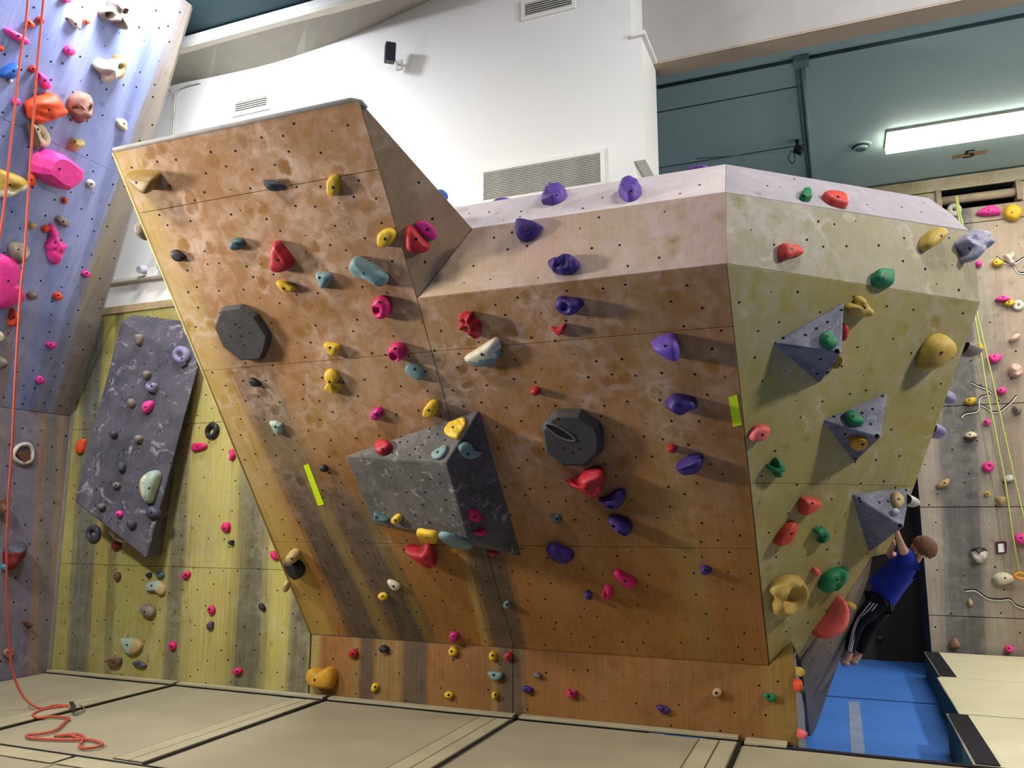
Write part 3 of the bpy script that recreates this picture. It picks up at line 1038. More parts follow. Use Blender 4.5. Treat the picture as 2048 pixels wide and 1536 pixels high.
vol_nuts(big, [V_FRONT.hit(*p) for p in P2('782,955 822,955 860,958 880,965 850,985 812,985 845,1010 905,1030 890,1000 770,1018 858,1045 830,1030 800,940 878,948')], V_FRONT.n, 0.006)
vol_nuts(big, [V_RIGHT.hit(*p) for p in P2('935,915 958,875 968,920 945,965 990,945 965,1000 985,985 1000,1040 1010,1010 950,850 975,890')], V_RIGHT.n, 0.007)


def PYR(L, T, B, A, h, label):
    l, t, b, a = RF.hit(*L), RF.hit(*T), RF.hit(*B), RF.hit(A[0], A[1], h)
    d = RF.n * 0.03
    o = VOL([l, t, b, a, l - d, t - d, b - d], [(0, 1, 3), (0, 3, 2), (1, 2, 3), (0, 4, 5, 1), (1, 5, 6, 2), (2, 6, 4, 0), (4, 6, 5)], (l + t + b) / 3, M_gpyr, label, 0.022, n='pyramid_volume')
    up, lo = tri_plane(l, t, a), tri_plane(l, a, b)
    return o, up, lo, tri_plane(t, a, b)


v1, V1U, V1L, V1R = PYR((1544, 686), (1689, 602), (1640, 768), (1684, 706), 0.24, 'grey three-sided pyramid volume, uppermost of three on the olive side face')
v2, V2U, V2L, V2R = PYR((1644, 841), (1777, 783), (1709, 926), (1762, 876), 0.22, 'grey three-sided pyramid volume, middle one on the olive side face')
v3, V3U, V3L, V3R = PYR((1702, 988), (1823, 974), (1738, 1107), (1808, 1055), 0.22, 'grey three-sided pyramid volume, lowest one, above the climbing boy')
vol_nuts(v1, [V1U.hit(*p) for p in P2('1655,644 1633,657 1611,670 1683,620 1567,676')], V1U.n, 0.009)
vol_nuts(v1, [V1L.hit(*p) for p in P2('1641,718 1634,748 1655,745')], V1L.n, 0.009)
for vv, ap in ((v1, (1674, 702)), (v2, (1754, 872)), (v3, (1800, 1051))):
    vol_nuts(vv, [RF.hit(ap[0], ap[1], 0.232 if vv is v1 else 0.212)], (EYE - RF.hit(*ap)).normalized(), 0.014)
vol_nuts(v2, [V2U.hit(*p) for p in P2('1745,818 1724,826 1741,848 1765,792 1668,833')], V2U.n, 0.009)
vol_nuts(v2, [V2L.hit(*p) for p in P2('1690,868 1712,918')], V2L.n, 0.009)
vol_nuts(v3, [V3U.hit(*p) for p in P2('1719,996 1721,1003 1759,1005 1776,1003 1812,980')], V3U.n, 0.009)

# --- flat octagon plates
def OCT(pts, label, th, inner):
    px = P2(pts)
    v = [OR.hit(x, y, th * 0.6) - OR.n * th * 0.6 for x, y in px]
    c = sum(v, V((0, 0, 0))) / len(v)
    bm = bmesh.new()
    r0 = [bm.verts.new(p - c - OR.n * 0.003) for p in v]
    r1_ = [bm.verts.new(p - c + OR.n * th * 0.55) for p in v]
    r2_ = [bm.verts.new((p - c) * inner + OR.n * th) for p in v]
    k = len(v)
    for A, B in ((r0, r1_), (r1_, r2_)):
        for i in range(k):
            bm.faces.new((A[i], A[(i + 1) % k], B[(i + 1) % k], B[i]))
    bm.faces.new(r2_)
    bmesh.ops.recalc_face_normals(bm, faces=bm.faces[:])
    bmesh.ops.bevel(bm, geom=bm.edges[:], offset=0.006, segments=2, profile=0.6, affect='EDGES')
    me = bm_mesh(bm, 'octagon_volume')
    me.materials.append(M_oct)
    o = bpy.data.objects.new('octagon_volume', me)
    C.objects.link(o)
    o.location = c
    thing(o, label, 'wall volume', 'grey wall volumes')
    return o


o1 = OCT('429,652 443,616 481,611 512,630 539,672 535,695 525,719 483,721 447,693', 'flat dark grey octagon plate at the upper left of the orange overhang', 0.055, 0.93)
vol_nuts(o1, [OR.hit(x, y, 0.056) for x, y in P2('482,672 470,648 498,665 460,672 487,690 478,655')], OR.n, 0.006)
o2 = OCT('1081,855 1101,830 1112,823 1160,824 1197,850 1205,868 1204,905 1172,933 1125,932 1090,904', 'dark grey octagon plate with a slanting slot, right of the huge wedge', 0.075, 0.86)
vol_nuts(o2, [OR.hit(x, y, 0.076) for x, y in P2('1116,838 1126,896 1159,898 1145,905 1150,870')], OR.n, 0.006)
# slot lips of the octagon
bm = bmesh.new()
sl = catmull([OR.hit(x, y, 0.076) - o2.location for x, y in P2('1091,848 1108,850 1128,860 1143,871 1151,880 1138,881 1118,873 1101,860')], 30)
tube_bm(bm, sl, 0.007, 6, True)
x = bpy.data.objects.new('slot_lip', bm_mesh(bm, 'slot_lip', True))
x.data.materials.append(plain('chalky_lip', '6a635e', 0.8))
C.objects.link(x)
x.parent = o2
bm = bmesh.new()
bm.faces.new([bm.verts.new(p + OR.n * 0.0015) for p in sl])
bmesh.ops.solidify(bm, geom=bm.faces[:], thickness=0.004)
x = bpy.data.objects.new('slot', bm_mesh(bm, 'slot'))
x.data.materials.append(plain('slot_dark', '35302d', 0.9))
C.objects.link(x)
x.parent = o2

# --- grey slab volume on the yellow wall
gback = [KI.hit(243, 640, 0), KI.hit(148, 1003, 0), KI.hit(292, 1118, 0), KI.hit(397, 735, 0)]
gt = [KI.hit(262, 632, 0.02), KI.hit(380, 640, 0.30)]
gb = [V((p.x, YK + 0.02, p.z)) for p in (gs[0], V((gs[1].x + 0.12, 0, gs[1].z - 0.02)), V((gs[2].x - 0.06, 0, gs[2].z + 0.02)), gs[3])]
ga, gc = KI.hit(262, 628, 0.0), KI.hit(392, 640, 0.0)
ga.y = gc.y = YK + 0.02
slab = VOL([gs[0], gs[1], gs[2], gs[3], ga, gb[1], gb[2], gc], [(0, 1, 2, 3), (0, 3, 7, 4), (0, 4, 5, 1), (1, 5, 6, 2), (2, 6, 7, 3), (4, 7, 6, 5)], (gs[0] + gs[2]) / 2, M_gslab,
           'large slanting dark grey slab volume on the yellow wall', 0.02, n='slab_volume')
vol_nuts(slab, [GS.hit(rn.uniform(190, 350), rn.uniform(680, 1060)) for _ in range(40)], GS.n, 0.007)

# --- orange overhang
H('OR', 'umber', .10, '250,349 256,343 283,341 306,343 316,347 318,356 311,371 301,381 288,379 268,366', 'tan wedge hold at the top left corner of the orange overhang', b=(273, 366), e=.6, ap=(298, 365), tilt=(1, 1, .4))
H('OR', 'slate', .05, '532,363 540,361 560,366 569,374 560,380 549,384 541,378', 'small slate-grey hold near the top of the overhang', ap=(540, 366), lump=.3, b=(546, 377))
H('OR', 'yellow', .05, '656,377 657,360 667,349 677,356 680,374 672,391 659,390', 'upright yellow bar hold high on the overhang', b=(666, 375), e=.5)
H('OR', 'dteal', .055, '461,489 466,478 476,476 486,480 488,490 482,498 470,500 462,496', 'small round dark green hold on the upper left overhang', b=(472, 488), lump=.2)
H('OR', 'black', .04, '343,503 352,500 364,507 371,515 366,522 353,521 344,512', 'small black fingertip hold near the left edge, above the octagon', b=0, e=.6)
H('OR', 'red', .08, '547,485 556,482 568,497 579,510 587,526 582,535 565,541 549,538 544,526 546,505', 'red teardrop hold on the upper left overhang, pointed end up', b=(554, 520), ap=(560, 522), rdg=[(556, 485, 580, 520, 8, .25)])
H('OR', 'teal', .055, '633,546 645,544 658,547 664,556 658,568 646,577 639,568', 'small teal triangular hold left of the long teal block', b=(639, 556), lump=.2)
H('OR', 'yellow', .045, '554,562 568,563 585,570 592,577 586,582 570,583 560,575', 'slim yellow crescent hold just below the red teardrop hold', b=(567, 577), e=.6, lump=.2)
H('OR', 'teal', .075, '701,535 703,523 711,513 725,518 755,535 776,550 777,561 767,571 752,567 733,556 712,549 703,543', 'long teal block hold slanting down right near the fin', b=(728, 546), e=.45, rdg=[(716, 520, 760, 560, 9, .25), (706, 540, 730, 547, 5, -.2)])
H('OR', 'yellow', .055, '756,480 758,467 768,459 781,457 790,464 789,477 779,490 766,494 757,489', 'yellow round-ended hold at the edge of the fin', b=(770, 478), e=.55, flat=False)
H('OR', 'pink', .075, '746,614 750,600 760,592 772,595 780,606 781,620 776,632 762,636 751,629', 'pink two-holed jug hold, upper one of the pair', b=(759, 605), e=.55, pkt=[(757, 618, 11, .6)], n='jug_hold')
H('OR', 'pink', .075, '779,705 782,692 792,686 804,688 811,700 809,714 798,721 785,717', 'pink two-holed jug hold, lower one of the pair', b=(790, 698), e=.55, pkt=[(792, 710, 11, .6)], n='jug_hold')
H('OR', 'yellow', .05, '650,686 665,687 677,691 680,701 672,711 662,708 654,698', 'small yellow pointed hold right of the flat octagon plate', b=(660, 696), lump=.2)
H('OR', 'yellow', .055, '650,752 652,742 660,739 671,744 678,755 675,763 683,770 676,783 668,787 650,778 655,765', 'notched yellow hold below the small yellow pointed hold', b=(659, 764), pkt=[(676, 771, 9, .5)])
H('OR', 'teal', .045, '811,733 818,727 833,730 845,740 850,752 840,760 826,755 813,744', 'pale teal oval hold below the pink jug holds', b=(829, 739), e=.6)
H('OR', 'black', .035, '498,757 508,757 520,766 521,772 508,772 501,766', 'small black hold below the flat octagon plate', b=0)
H('OR', 'red', .075, '919,632 929,625 937,627 944,624 945,634 952,640 961,648 960,666 954,675 941,670 929,661 921,655 919,645', 'knobbly red hold above the half-moon hold', b=(934, 655), lump=.55, fr=28)
H('OR', 'cream', .07, '929,715 950,700 976,683 991,675 1000,684 1001,705 993,721 976,732 956,733 938,727', 'half-moon hold, cream above and green below, in the middle of the overhang', b=(964, 709), e=.75, two=('teal', 1003, 702, 930, 724), tilt=(-.6, -1, .35), n='half_moon_hold')
H('OR', 'magenta', .05, '741,829 747,818 758,815 765,820 765,832 755,840 744,838', 'small pink faceted hold above the left side of the huge wedge', b=(752, 829), flat=True)
H('OR', 'yellow', .075, '848,822 852,811 862,802 872,804 876,815 870,829 859,832 849,829', 'small yellow block hold above the huge wedge', b=(858, 821), e=.5, rdg=[(856, 806, 874, 816, 5, .2)])
H('OR', 'palegreen', .04, '539,843 552,842 563,848 566,861 560,871 549,862', 'pale green chip hold on the left, above the slanting yellow tape', b=(551, 854), flat=True)
H('OR', 'black', .035, '640,933 648,930 655,937 655,942 647,943 641,940', 'tiny black hold beside the slanting yellow tape', b=0)
H('OR', 'red', .04, '1101,655 1113,656 1123,652 1130,647 1132,656 1124,667 1115,670', 'small red claw hold under the uppermost purple hold of the overhang', b=0, e=.6, tilt=(1, 0, .5))
H('OR', 'red', .05, '1061,783 1068,775 1078,777 1080,786 1072,790', 'tiny dark red knob hold left of the slotted octagon', b=0)
H('OR', 'purple', .08, '1111,606 1115,595 1125,593 1136,598 1150,597 1162,602 1166,611 1153,625 1138,630 1122,625 1113,616', 'purple chalky hold just under the pale band crease', b=0, lump=.3, pkt=[(1135, 610, 12, .35)], ck=.4)
H('OR', 'lilac', .13, '1300,690 1312,679 1330,671 1345,671 1355,682 1358,700 1354,716 1341,718 1319,707', 'light purple shark-fin hold at the right of the overhang casting a long shadow', b=(1331, 693), e=.8, ap=(1345, 695), ck=.15)
H('OR', 'purple', .09, '1329,807 1341,793 1356,790 1375,794 1390,800 1395,813 1382,818 1366,827 1350,822 1335,814', 'purple wavy hold below the shark-fin hold', b=(1360, 811), lump=.3, pkt=[(1384, 822, 10, .6)])
H('OR', 'red', .05, '1334,893 1345,890 1354,897 1349,904 1338,902', 'tiny red hold just above a purple bean hold', b=0)
H('OR', 'purple', .085, '1352,932 1362,922 1379,913 1398,911 1407,917 1405,931 1392,945 1372,947 1358,942', 'purple bean hold with a chalky top edge under the tiny red hold', b=(1380, 934), lump=.2, ck=.4, rdg=[(1356, 928, 1398, 913, 6, .3)])
H('OR', 'red', .12, '1131,963 1140,960 1150,967 1154,955 1166,945 1185,938 1202,938 1207,953 1200,975 1181,991 1164,984 1148,975 1136,970', 'big red fist-shaped hold with a thumb, under the slotted octagon', b=(1172, 977), ap=(1185, 962), lump=.25, rdg=[(1155, 950, 1195, 945, 14, .2)])
H('OR', 'purple', .08, '1197,998 1210,997 1225,986 1240,980 1249,984 1250,998 1240,1012 1222,1016 1209,1008', 'purple comma-shaped hold right below the big red fist hold', b=0, pkt=[(1224, 1008, 9, .5)], ck=.35)
H('OR', 'purple', .10, '1216,1036 1227,1033 1245,1038 1260,1046 1264,1060 1255,1070 1243,1061 1229,1050', 'purple slanting hold with dark pits below the comma hold', b=(1241, 1051), lump=.35, pkt=[(1231, 1045, 5, .5), (1249, 1059, 5, .5)], ck=.35)
H('OR', 'purple', .08, '1093,1098 1098,1090 1110,1088 1125,1096 1141,1103 1148,1112 1140,1122 1123,1123 1106,1115', 'purple oblong hold right of the huge wedge tip', b=(1118, 1112), e=.6, ck=.15)
H('OR', 'dteal', .045, '1100,1031 1108,1034 1115,1029 1123,1037 1120,1044 1109,1043', 'tiny teal winged hold right of the huge wedge', b=(1113, 1038), lump=.3)
H('OR', 'pink', .055, '1228,1146 1235,1141 1255,1152 1272,1162 1270,1172 1258,1174 1240,1163', 'pink bar hold slanting down right, low on the overhang', b=(1250, 1162), e=.6)
H('OR', 'purple', .05, '1400,1138 1408,1132 1420,1136 1423,1142 1412,1147 1403,1145', 'tiny purple hold low at the right of the overhang', b=(1410, 1141))
H('OR', 'pink', .055, '1205,1190 1208,1176 1215,1172 1226,1180 1222,1194 1212,1200', 'small pink hold under the slanting pink bar', b=(1214, 1192), rdg=[(1213, 1178, 1213, 1194, 4, -.3)])
H('OR', 'purple', .05, '1168,1186 1175,1182 1184,1188 1184,1197 1174,1196', 'tiny purple hold left of the small pink hold', b=0, flat=True)
H('OR', 'magenta', .05, '899,1269 908,1265 917,1271 914,1281 905,1283', 'small pink hold just above the kick board crease', b=(906, 1273))
H('OR', 'tan', .10, 'e 587 1112 12 11', 'tan ball hold at the lower left edge of the overhang', b=(583, 1118), ck=.1)
H('OR', 'black', .08, '571,1124 585,1121 604,1129 608,1148 592,1158 577,1144', 'black blob hold directly under the tan ball hold', b=(582, 1141), lump=.2, ck=.1)
H('OR', 'tan', .05, 'e 573 1173 6 10', 'tan hold peeking round the lower left edge of the overhang', b=0)
H('OR', 'cream', .04, '775,1162 783,1161 797,1168 801,1175 793,1180 783,1175', 'pale yellow slim hold low on the left of the overhang', b=(787, 1173))
H('OR', 'yellow', .04, '756,1191 764,1186 774,1190 775,1197 764,1199', 'small yellow eye-shaped hold under the pale slim hold', b=(765, 1193))
H('OR', 'teal', .045, 'e 1014 1209 7 6', 'tiny round teal hold low in the grey streak', b=(1013, 1210))
H('OR', 'red', .10, '811,1094 828,1094 843,1095 850,1084 862,1086 869,1108 872,1124 858,1130 840,1124 823,1108', 'big red hooked hold under the huge wedge', b=0, ap=(855, 1110), rdg=[(812, 1096, 850, 1100, 10, .25)], lump=.2)
# holds bolted on the big wedge
H('OR', 'yellow', .03, '889,860 900,845 912,841 922,836 931,838 931,852 922,866 917,877 904,876 893,870', 'yellow ridged leaf-shaped hold at the top of the huge wedge', pl=V_TOP, b=(905, 855), e=.5, rdg=[(910, 845, 922, 862, 3, -.3), (920, 840, 928, 850, 3, -.3), (905, 862, 918, 875, 3, .25)])
H('OR', 'red', .06, '753,890 762,883 776,882 783,890 779,900 765,909 755,906', 'small red block hold on the top left ridge of the huge wedge', pl=V_TOP, b=(764, 897), e=.5)
H('OR', 'teal', .028, '863,910 869,902 880,896 890,890 895,894 892,906 882,917 868,919', 'pale teal leaf-shaped hold on the upper left face of the huge wedge', pl=V_TOP, b=(875, 904), e=.6)
H('OR', 'teal', .045, '918,900 922,889 932,884 942,890 948,901 963,904 955,914 940,918 926,914', 'pale teal comma hold on the dark right face of the huge wedge', pl=V_RIGHT, b=(936, 908), ck=.4)
H('OR', 'yellow', .055, 'e 793 1038 8 8', 'tiny yellow ball hold on the front face of the huge wedge', pl=V_FRONT, b=(790, 1041))
H('OR', 'dteal', .05, '749,1026 752,1022 764,1031 776,1040 768,1044 750,1036', 'dark teal wedge hold low on the front face of the huge wedge', pl=V_FRONT, b=(753, 1035))
H('OR', 'pink', .04, '937,1030 940,1019 948,1018 960,1028 963,1041 952,1044 938,1040', 'pink pitted hold on the right face of the wedge, upper of two', pl=V_RIGHT, b=(950, 1034), lump=.3)
H('OR', 'pink', .04, '945,1064 952,1058 962,1054 972,1062 968,1071 955,1071', 'pink pitted hold on the right face of the wedge, lower of two', pl=V_RIGHT, b=(960, 1064), lump=.3)
H('OR', 'dteal', .04, '972,1078 980,1068 998,1059 1009,1060 1005,1072 994,1083 978,1090', 'teal hooked hold near the bottom tip of the huge wedge', pl=V_RIGHT, b=(990, 1076), ck=.4)
H('OR', 'red', .04, '1002,1075 1010,1072 1021,1080 1022,1086 1010,1088 1003,1082', 'small dark red hold at the bottom tip of the huge wedge', pl=V_RIGHT, b=0)
H('OR', 'yellow', .05, '833,1063 855,1066 876,1070 873,1083 858,1085 845,1076', 'yellow pointed hold hanging under the lower edge of the huge wedge', pl=V_BOT, b=(855, 1076), e=.55)
H('OR', 'teal', .05, '876,1070 900,1073 925,1082 946,1092 925,1096 900,1088', 'long marbled teal hold under the lower edge of the huge wedge', pl=V_BOT, b=0, ck=.5)
H('OR', 'yellow', .05, '904,1091 915,1090 925,1096 917,1099 908,1097', 'yellow hold half hidden under the long marbled teal hold', b=0)
H('OR', 'red', .05, '976,1100 985,1098 998,1103 993,1109 982,1109', 'dark red hold hanging under the wedge near its tip', b=0)
# --- kick board
H('KI', 'red', .045, 'e 707 1307 9 9', 'small red round hold at the left of the low kick board', b=(705, 1308), lump=.3)
H('KI', 'black', .05, '759,1295 768,1290 777,1296 776,1303 765,1305 760,1300', 'small black hold on the kick board beside the red round hold', b=0)
H('KI', 'yellow', .045, '898,1301 905,1292 915,1300 914,1309 904,1313 899,1308', 'yellow pointed hold on the kick board, under a pink one', b=(903, 1303))
H('KI', 'yellow', .045, '979,1309 984,1302 992,1307 993,1317 986,1322 980,1317', 'yellow oval hold on the kick board, touching close to a red one', b=(985, 1311))
H('KI', 'red', .045, 'e 1017 1313 9 9', 'small red round hold on the kick board right of the yellow oval', b=(1016, 1314))
H('KI', 'teal', .045, '977,1343 1004,1345 1004,1355 994,1361 982,1356', 'teal half-round hold in the middle of the kick board', b=(988, 1350), e=.5, flat=False)
H('KI', 'yellow', .04, '743,1377 747,1366 756,1369 757,1376 750,1384 744,1382', 'small yellow hold low on the kick board in the streaks', b=(750, 1374))
H('KI', 'gold', .11, '616,1355 620,1339 632,1336 645,1340 659,1333 669,1341 671,1360 664,1376 645,1376 625,1372', 'big golden saddle-shaped hold at the left end of the kick board', b=(629, 1360), e=.6, pkt=[(644, 1335, 14, .35)], ck=.1)
H('KI', 'yellow', .04, 'e 898 1390 9 7 15', 'yellow flat oval hold at the bottom of the kick board', b=(897, 1390))
H('KI', 'yellow', .04, '984,1387 990,1382 996,1388 996,1393 990,1399 985,1394', 'tiny yellow diamond hold at the bottom of the kick board', b=(990, 1390))
H('KI', 'purple', .04, '1044,1374 1051,1371 1063,1375 1066,1381 1057,1387 1046,1382', 'purple hold on the kick board beside the grey streak', b=(1053, 1379))
H('KI', 'grey', .045, '1067,1348 1075,1344 1083,1350 1081,1356 1070,1354', 'tiny pale grey hold on the kick board above a purple one', b=0)
H('KI', 'pink', .045, '1134,1380 1138,1378 1144,1382 1152,1381 1153,1390 1146,1396 1136,1391', 'pink three-lobed hold on the kick board', b=(1143, 1387), lump=.4)
H('KI', 'purple', .04, '1314,1412 1322,1410 1336,1416 1339,1424 1328,1428 1317,1420', 'purple oval hold low at the right of the kick board', b=(1326, 1419))
H('KI', 'tan', .055, 'e 1434 1385 9 9', 'tan round button hold on the kick board', b=(1433, 1386), e=.5)
H('KI', 'green', .04, '1526,1389 1535,1386 1550,1390 1551,1400 1543,1404 1531,1398', 'green oval hold at the right end of the kick board', b=(1537, 1393))
# --- pale front band and fin
H('PF', 'purple', .07, '1034,445 1040,440 1058,442 1080,449 1083,455 1068,475 1050,482 1036,475', 'dark purple shield-shaped hold on the pale front band', b=(1053, 458), ap=(1052, 455), flat=False, lump=.2)
H('PF', 'purple', .08, '1096,528 1105,518 1118,515 1132,509 1145,512 1158,525 1153,540 1130,548 1108,545 1102,536', 'purple rocky hold on the pale front band above the crease', b=(1124, 528), lump=.45, fr=24)
H('WF', 'lilac', .08, '1082,400 1095,380 1110,373 1127,377 1133,387 1120,398 1105,404 1090,403', 'bright purple rocky hold on the white top slope, left of two', b=(1112, 390), lump=.4, fr=24)
H('WF', 'lilac', .08, '1238,384 1245,370 1263,363 1278,368 1283,380 1270,393 1255,397 1243,393', 'bright purple rocky hold on the white top slope, right of two', b=(1262, 381), lump=.4, fr=24)
UPB = Plane(pE + V((0, 0.1, 0)), (0, -1, 0), (1, 0, 0))
H('WF', 'lilac', .07, 'e 1010 406 22 9', 'purple hold half hidden behind the top edge near the large vent', pl=UPB, b=0, lump=.3)
H('WF', 'lilac', .06, 'e 1398 341 25 9', 'purple hold half hidden behind the top edge near the corner', pl=UPB, b=0, lump=.3)
H('FN', 'blue', .06, 'e 884 390 9 10', 'blue hold just peeking out behind the sloping edge of the fin', pl=Plane(pT3 + V((0, 0.12, 0)), (0, -1, 0), (1, 0, 0)), b=0)
H('FN', 'magenta', .035, '832,447 842,441 858,446 870,460 872,475 863,479 846,470 835,458', 'flat pink oval hold on the shaded fin', b=(855, 459), e=.45)
H('FN', 'red', .08, '811,460 821,451 834,461 847,477 860,491 849,502 828,504 814,498 810,480', 'glossy red teardrop hold on the shaded fin', b=(832, 478), ap=(830, 486), ck=.1)
# --- olive side face
H('RW', 'green', .05, '1600,393 1604,383 1613,379 1622,387 1622,398 1610,399', 'small green hold on the grey top of the side face', b=(1608, 390))
H('RW', 'coral', .06, '1645,391 1652,387 1670,388 1686,393 1695,402 1693,413 1677,410 1660,404', 'coral oblong hold on the grey top of the side face', b=(1676, 393), e=.6)
H('RP', 'coral', .06, '1559,491 1566,489 1580,492 1592,490 1607,502 1604,509 1585,514 1570,520 1561,516', 'coral fish-shaped hold on the upper khaki band', b=(1584, 498), tilt=(-1, 0, .3))
H('RP', 'green', .07, '1748,548 1755,542 1770,543 1781,545 1783,560 1780,574 1767,575 1748,565', 'green square block hold on the crease of the side face', b=(1768, 555), e=.45, ap=(1764, 552))
H('RP', 'ochre', .09, '1844,492 1848,474 1862,460 1877,457 1888,466 1884,478 1868,492 1852,501', 'yellow smooth dome hold on the upper khaki band', b=(1883, 472), ck=.08)
H('RP', 'pearl', .13, '1920,487 1924,474 1938,464 1952,463 1966,472 1967,490 1958,504 1944,512 1938,524 1930,518 1932,503', 'big lumpy grey-white hold at the outer corner of the upper band', b=(1940, 497), lump=.55, fr=18, ck=.5)
H('RF', 'ochre', .08, '1694,616 1704,607 1711,610 1714,598 1722,593 1730,605 1741,620 1738,629 1720,634 1702,630', 'ochre horned hold right of the uppermost pyramid volume', b=(1729, 616), lump=.3, ck=.2)
H('RF', 'ochre', .13, '1840,735 1845,712 1855,690 1870,674 1888,669 1903,680 1906,697 1892,715 1868,732 1852,741', 'large smooth yellow dome hold near the outer edge of the side face', b=(1884, 706), ck=.06, e=.85)
H('RF', 'salmon', .06, '1500,873 1508,857 1522,850 1537,854 1531,871 1516,881 1502,880', 'coral oval hold right of the short yellow tape', b=(1525, 870), e=.6)
H('RF', 'green', .06, '1535,930 1546,931 1552,916 1560,920 1558,930 1568,933 1566,940 1560,943 1560,953 1550,953 1548,942 1537,938', 'green cross-shaped hold on the side face', b=(1555, 934), lump=.15)
H('RF', 'coral', .075, '1600,1026 1604,998 1622,997 1640,1004 1622,1019 1606,1027', 'coral triangular hold left of the lowest pyramid volume', b=(1625, 1008), e=.6, flat=False)
H('RF', 'coral', .07, '1551,1086 1558,1070 1574,1050 1588,1043 1592,1052 1584,1074 1568,1087 1554,1090', 'coral banana-shaped hold slanting upward on the lower side face', b=(1584, 1068), rdg=[(1560, 1078, 1585, 1050, 4, -.2)])
H('RF', 'green', .065, '1628,1062 1638,1056 1650,1058 1657,1070 1650,1083 1637,1085 1640,1074', 'green hooked hold on the side face below the coral triangle', b=(1652, 1073), lump=.3)
H('RF', 'salmon', .04, 'e 1632 1143 7 8', 'small coral knob hold above the large green shell hold', b=0)
H('RF', 'green', .08, '1640,1172 1649,1152 1666,1141 1688,1137 1696,1143 1686,1163 1666,1180 1645,1183', 'large green shell-shaped hold low on the side face', b=(1675, 1160), ck=.15, rdg=[(1660, 1178, 1678, 1142, 5, -.4)])
sh = H('RF', 'tan', .10, '1540,1180 1556,1163 1580,1152 1600,1155 1612,1172 1610,1194 1592,1215 1572,1228 1551,1229 1545,1211 1548,1195', 'big yellow hollow shell hold at the bottom of the side face', b=(1576, 1193), pkt=[(1582, 1190, 27, .95)], lump=.25, fr=20, e=.6, n='shell_hold', R=16)
sh.data.materials[0] = resin('c0a050', .1)
H('RF', 'salmon', .14, '1631,1274 1643,1256 1660,1232 1675,1208 1686,1195 1691,1212 1687,1235 1672,1258 1652,1271', 'big coral-red half-disc hold on the lower outer edge of the side face', b=0, ck=.15, e=.8)
H('RF', 'ochre', .04, 'e 1702 1212 9 7', 'small ochre hold beside the top of the coral-red half disc', b=0)
H('RF', 'green', .045, '1640,674 1645,667 1656,664 1668,674 1675,684 1669,694 1656,697 1645,688', 'dark green bumpy hold on the uppermost pyramid volume', pl=V1U, b=(1654, 672), lump=.25, ck=.1)
H('RF', 'coral', .05, '1683,655 1690,648 1693,660 1690,675 1684,682 1681,668', 'coral hold peeking from the right flank of the uppermost pyramid', b=0)
H('RF', 'ochre', .05, '1672,728 1678,714 1681,712 1679,726 1668,737', 'ochre hold peeking from under the uppermost pyramid', b=0)
H('RF', 'green', .045, '1688,830 1693,823 1704,822 1719,834 1728,845 1716,851 1698,847', 'dark green bean hold on the middle pyramid volume', pl=V2U, b=(1706, 832), ck=.1)
H('RF', 'gold', .04, '1699,882 1709,874 1729,876 1737,883 1731,893 1716,898 1704,892', 'mustard oval hold on the shaded face of the middle pyramid', pl=V2L, b=(1725, 889), e=.55, ck=.05)
H('RF', 'tan', .045, '1784,988 1791,984 1802,991 1807,1002 1803,1014 1793,1017 1785,1004', 'sandy oval hold on the lowest pyramid volume', pl=V3U, b=(1798, 998), ck=.1)
H('RF', 'pearl', .04, '1781,1021 1788,1018 1797,1025 1795,1029 1785,1029', 'tiny pale grey hold on the lowest pyramid volume', pl=V3U, b=0, lump=.3)
# holds round the hidden corner, seen in outline
OUT = Plane(RF.hit(1893, 820), (0.75, 0.5, -0.3))
H('SF', 'rock', .10, '1928,712 1931,692 1940,688 1951,690 1946,703 1936,712', 'brown rock hold sticking out past the outer edge near the yellow dome', pl=OUT, b=0, lump=.3)
H('SF', 'mauve', .08, '1888,803 1892,786 1900,782 1904,792 1902,800 1892,806', 'mauve hold sticking out past the outer edge, above the middle pyramid', pl=OUT, b=0, lump=.2)
H('SF', 'mauve', .08, '1862,874 1868,855 1878,849 1884,856 1880,866 1868,874', 'mauve hold sticking out past the outer edge, right of the middle pyramid', pl=OUT, b=0, lump=.2)
H('SF', 'bone', .07, '1815,1000 1818,991 1826,992 1833,1000 1829,1010 1818,1013', 'white hold peeking out behind the lowest pyramid', pl=OUT, b=0, lump=.2)
H('SF', 'ochre', .05, '1596,1338 1600,1334 1605,1342 1603,1352 1598,1352', 'small ochre hold at the top of the grey kick side strip', pl=KS, b=0)
H('SF', 'orange', .05, '1592,1365 1598,1358 1600,1370 1597,1384 1593,1378', 'orange-red hold on the grey kick side strip', pl=KS, b=0)
H('SF', 'green', .04, '1599,1372 1603,1370 1604,1382 1601,1386 1598,1380', 'green hold on the grey strip beside the orange-red one', pl=KS, b=0)
H('SF', 'salmon', .06, '1600,1466 1602,1459 1607,1462 1607,1472 1601,1478', 'coral knob hold low on the grey kick side strip', pl=KS, b=0)
# --- yellow wall
H('YE', 'orange', .05, '153,893 160,880 171,878 170,890 165,906 156,908 153,900', 'orange-red hold left of the grey slab', b=0)
RING('YE', 'slate', 'e 187 1067 10 12', 0.028, 'dark blue-grey ring hold under the lower left corner of the slab', b=(183, 1076))
H('YE', 'cream', .08, '222,1058 228,1055 241,1063 250,1077 247,1085 233,1079 225,1069', 'cream and tan half-moon hold under the slab edge', b=0, two=('tan', 222, 1055, 250, 1084), n='half_moon_hold')
H('YE', 'darkred', .045, 'e 233 1092 8 8', 'dark maroon knob hold under the cream half-moon hold', b=(231, 1092), lump=.3)
RING('YE', 'black', 'e 424 862 9 12 20', 0.026, 'black ring hold right of the slab', b=(414, 874))
H('YE', 'pink', .04, '384,893 388,887 402,886 412,888 413,895 400,901 386,902', 'pink bar hold under the black ring hold', b=(395, 893), e=.5)
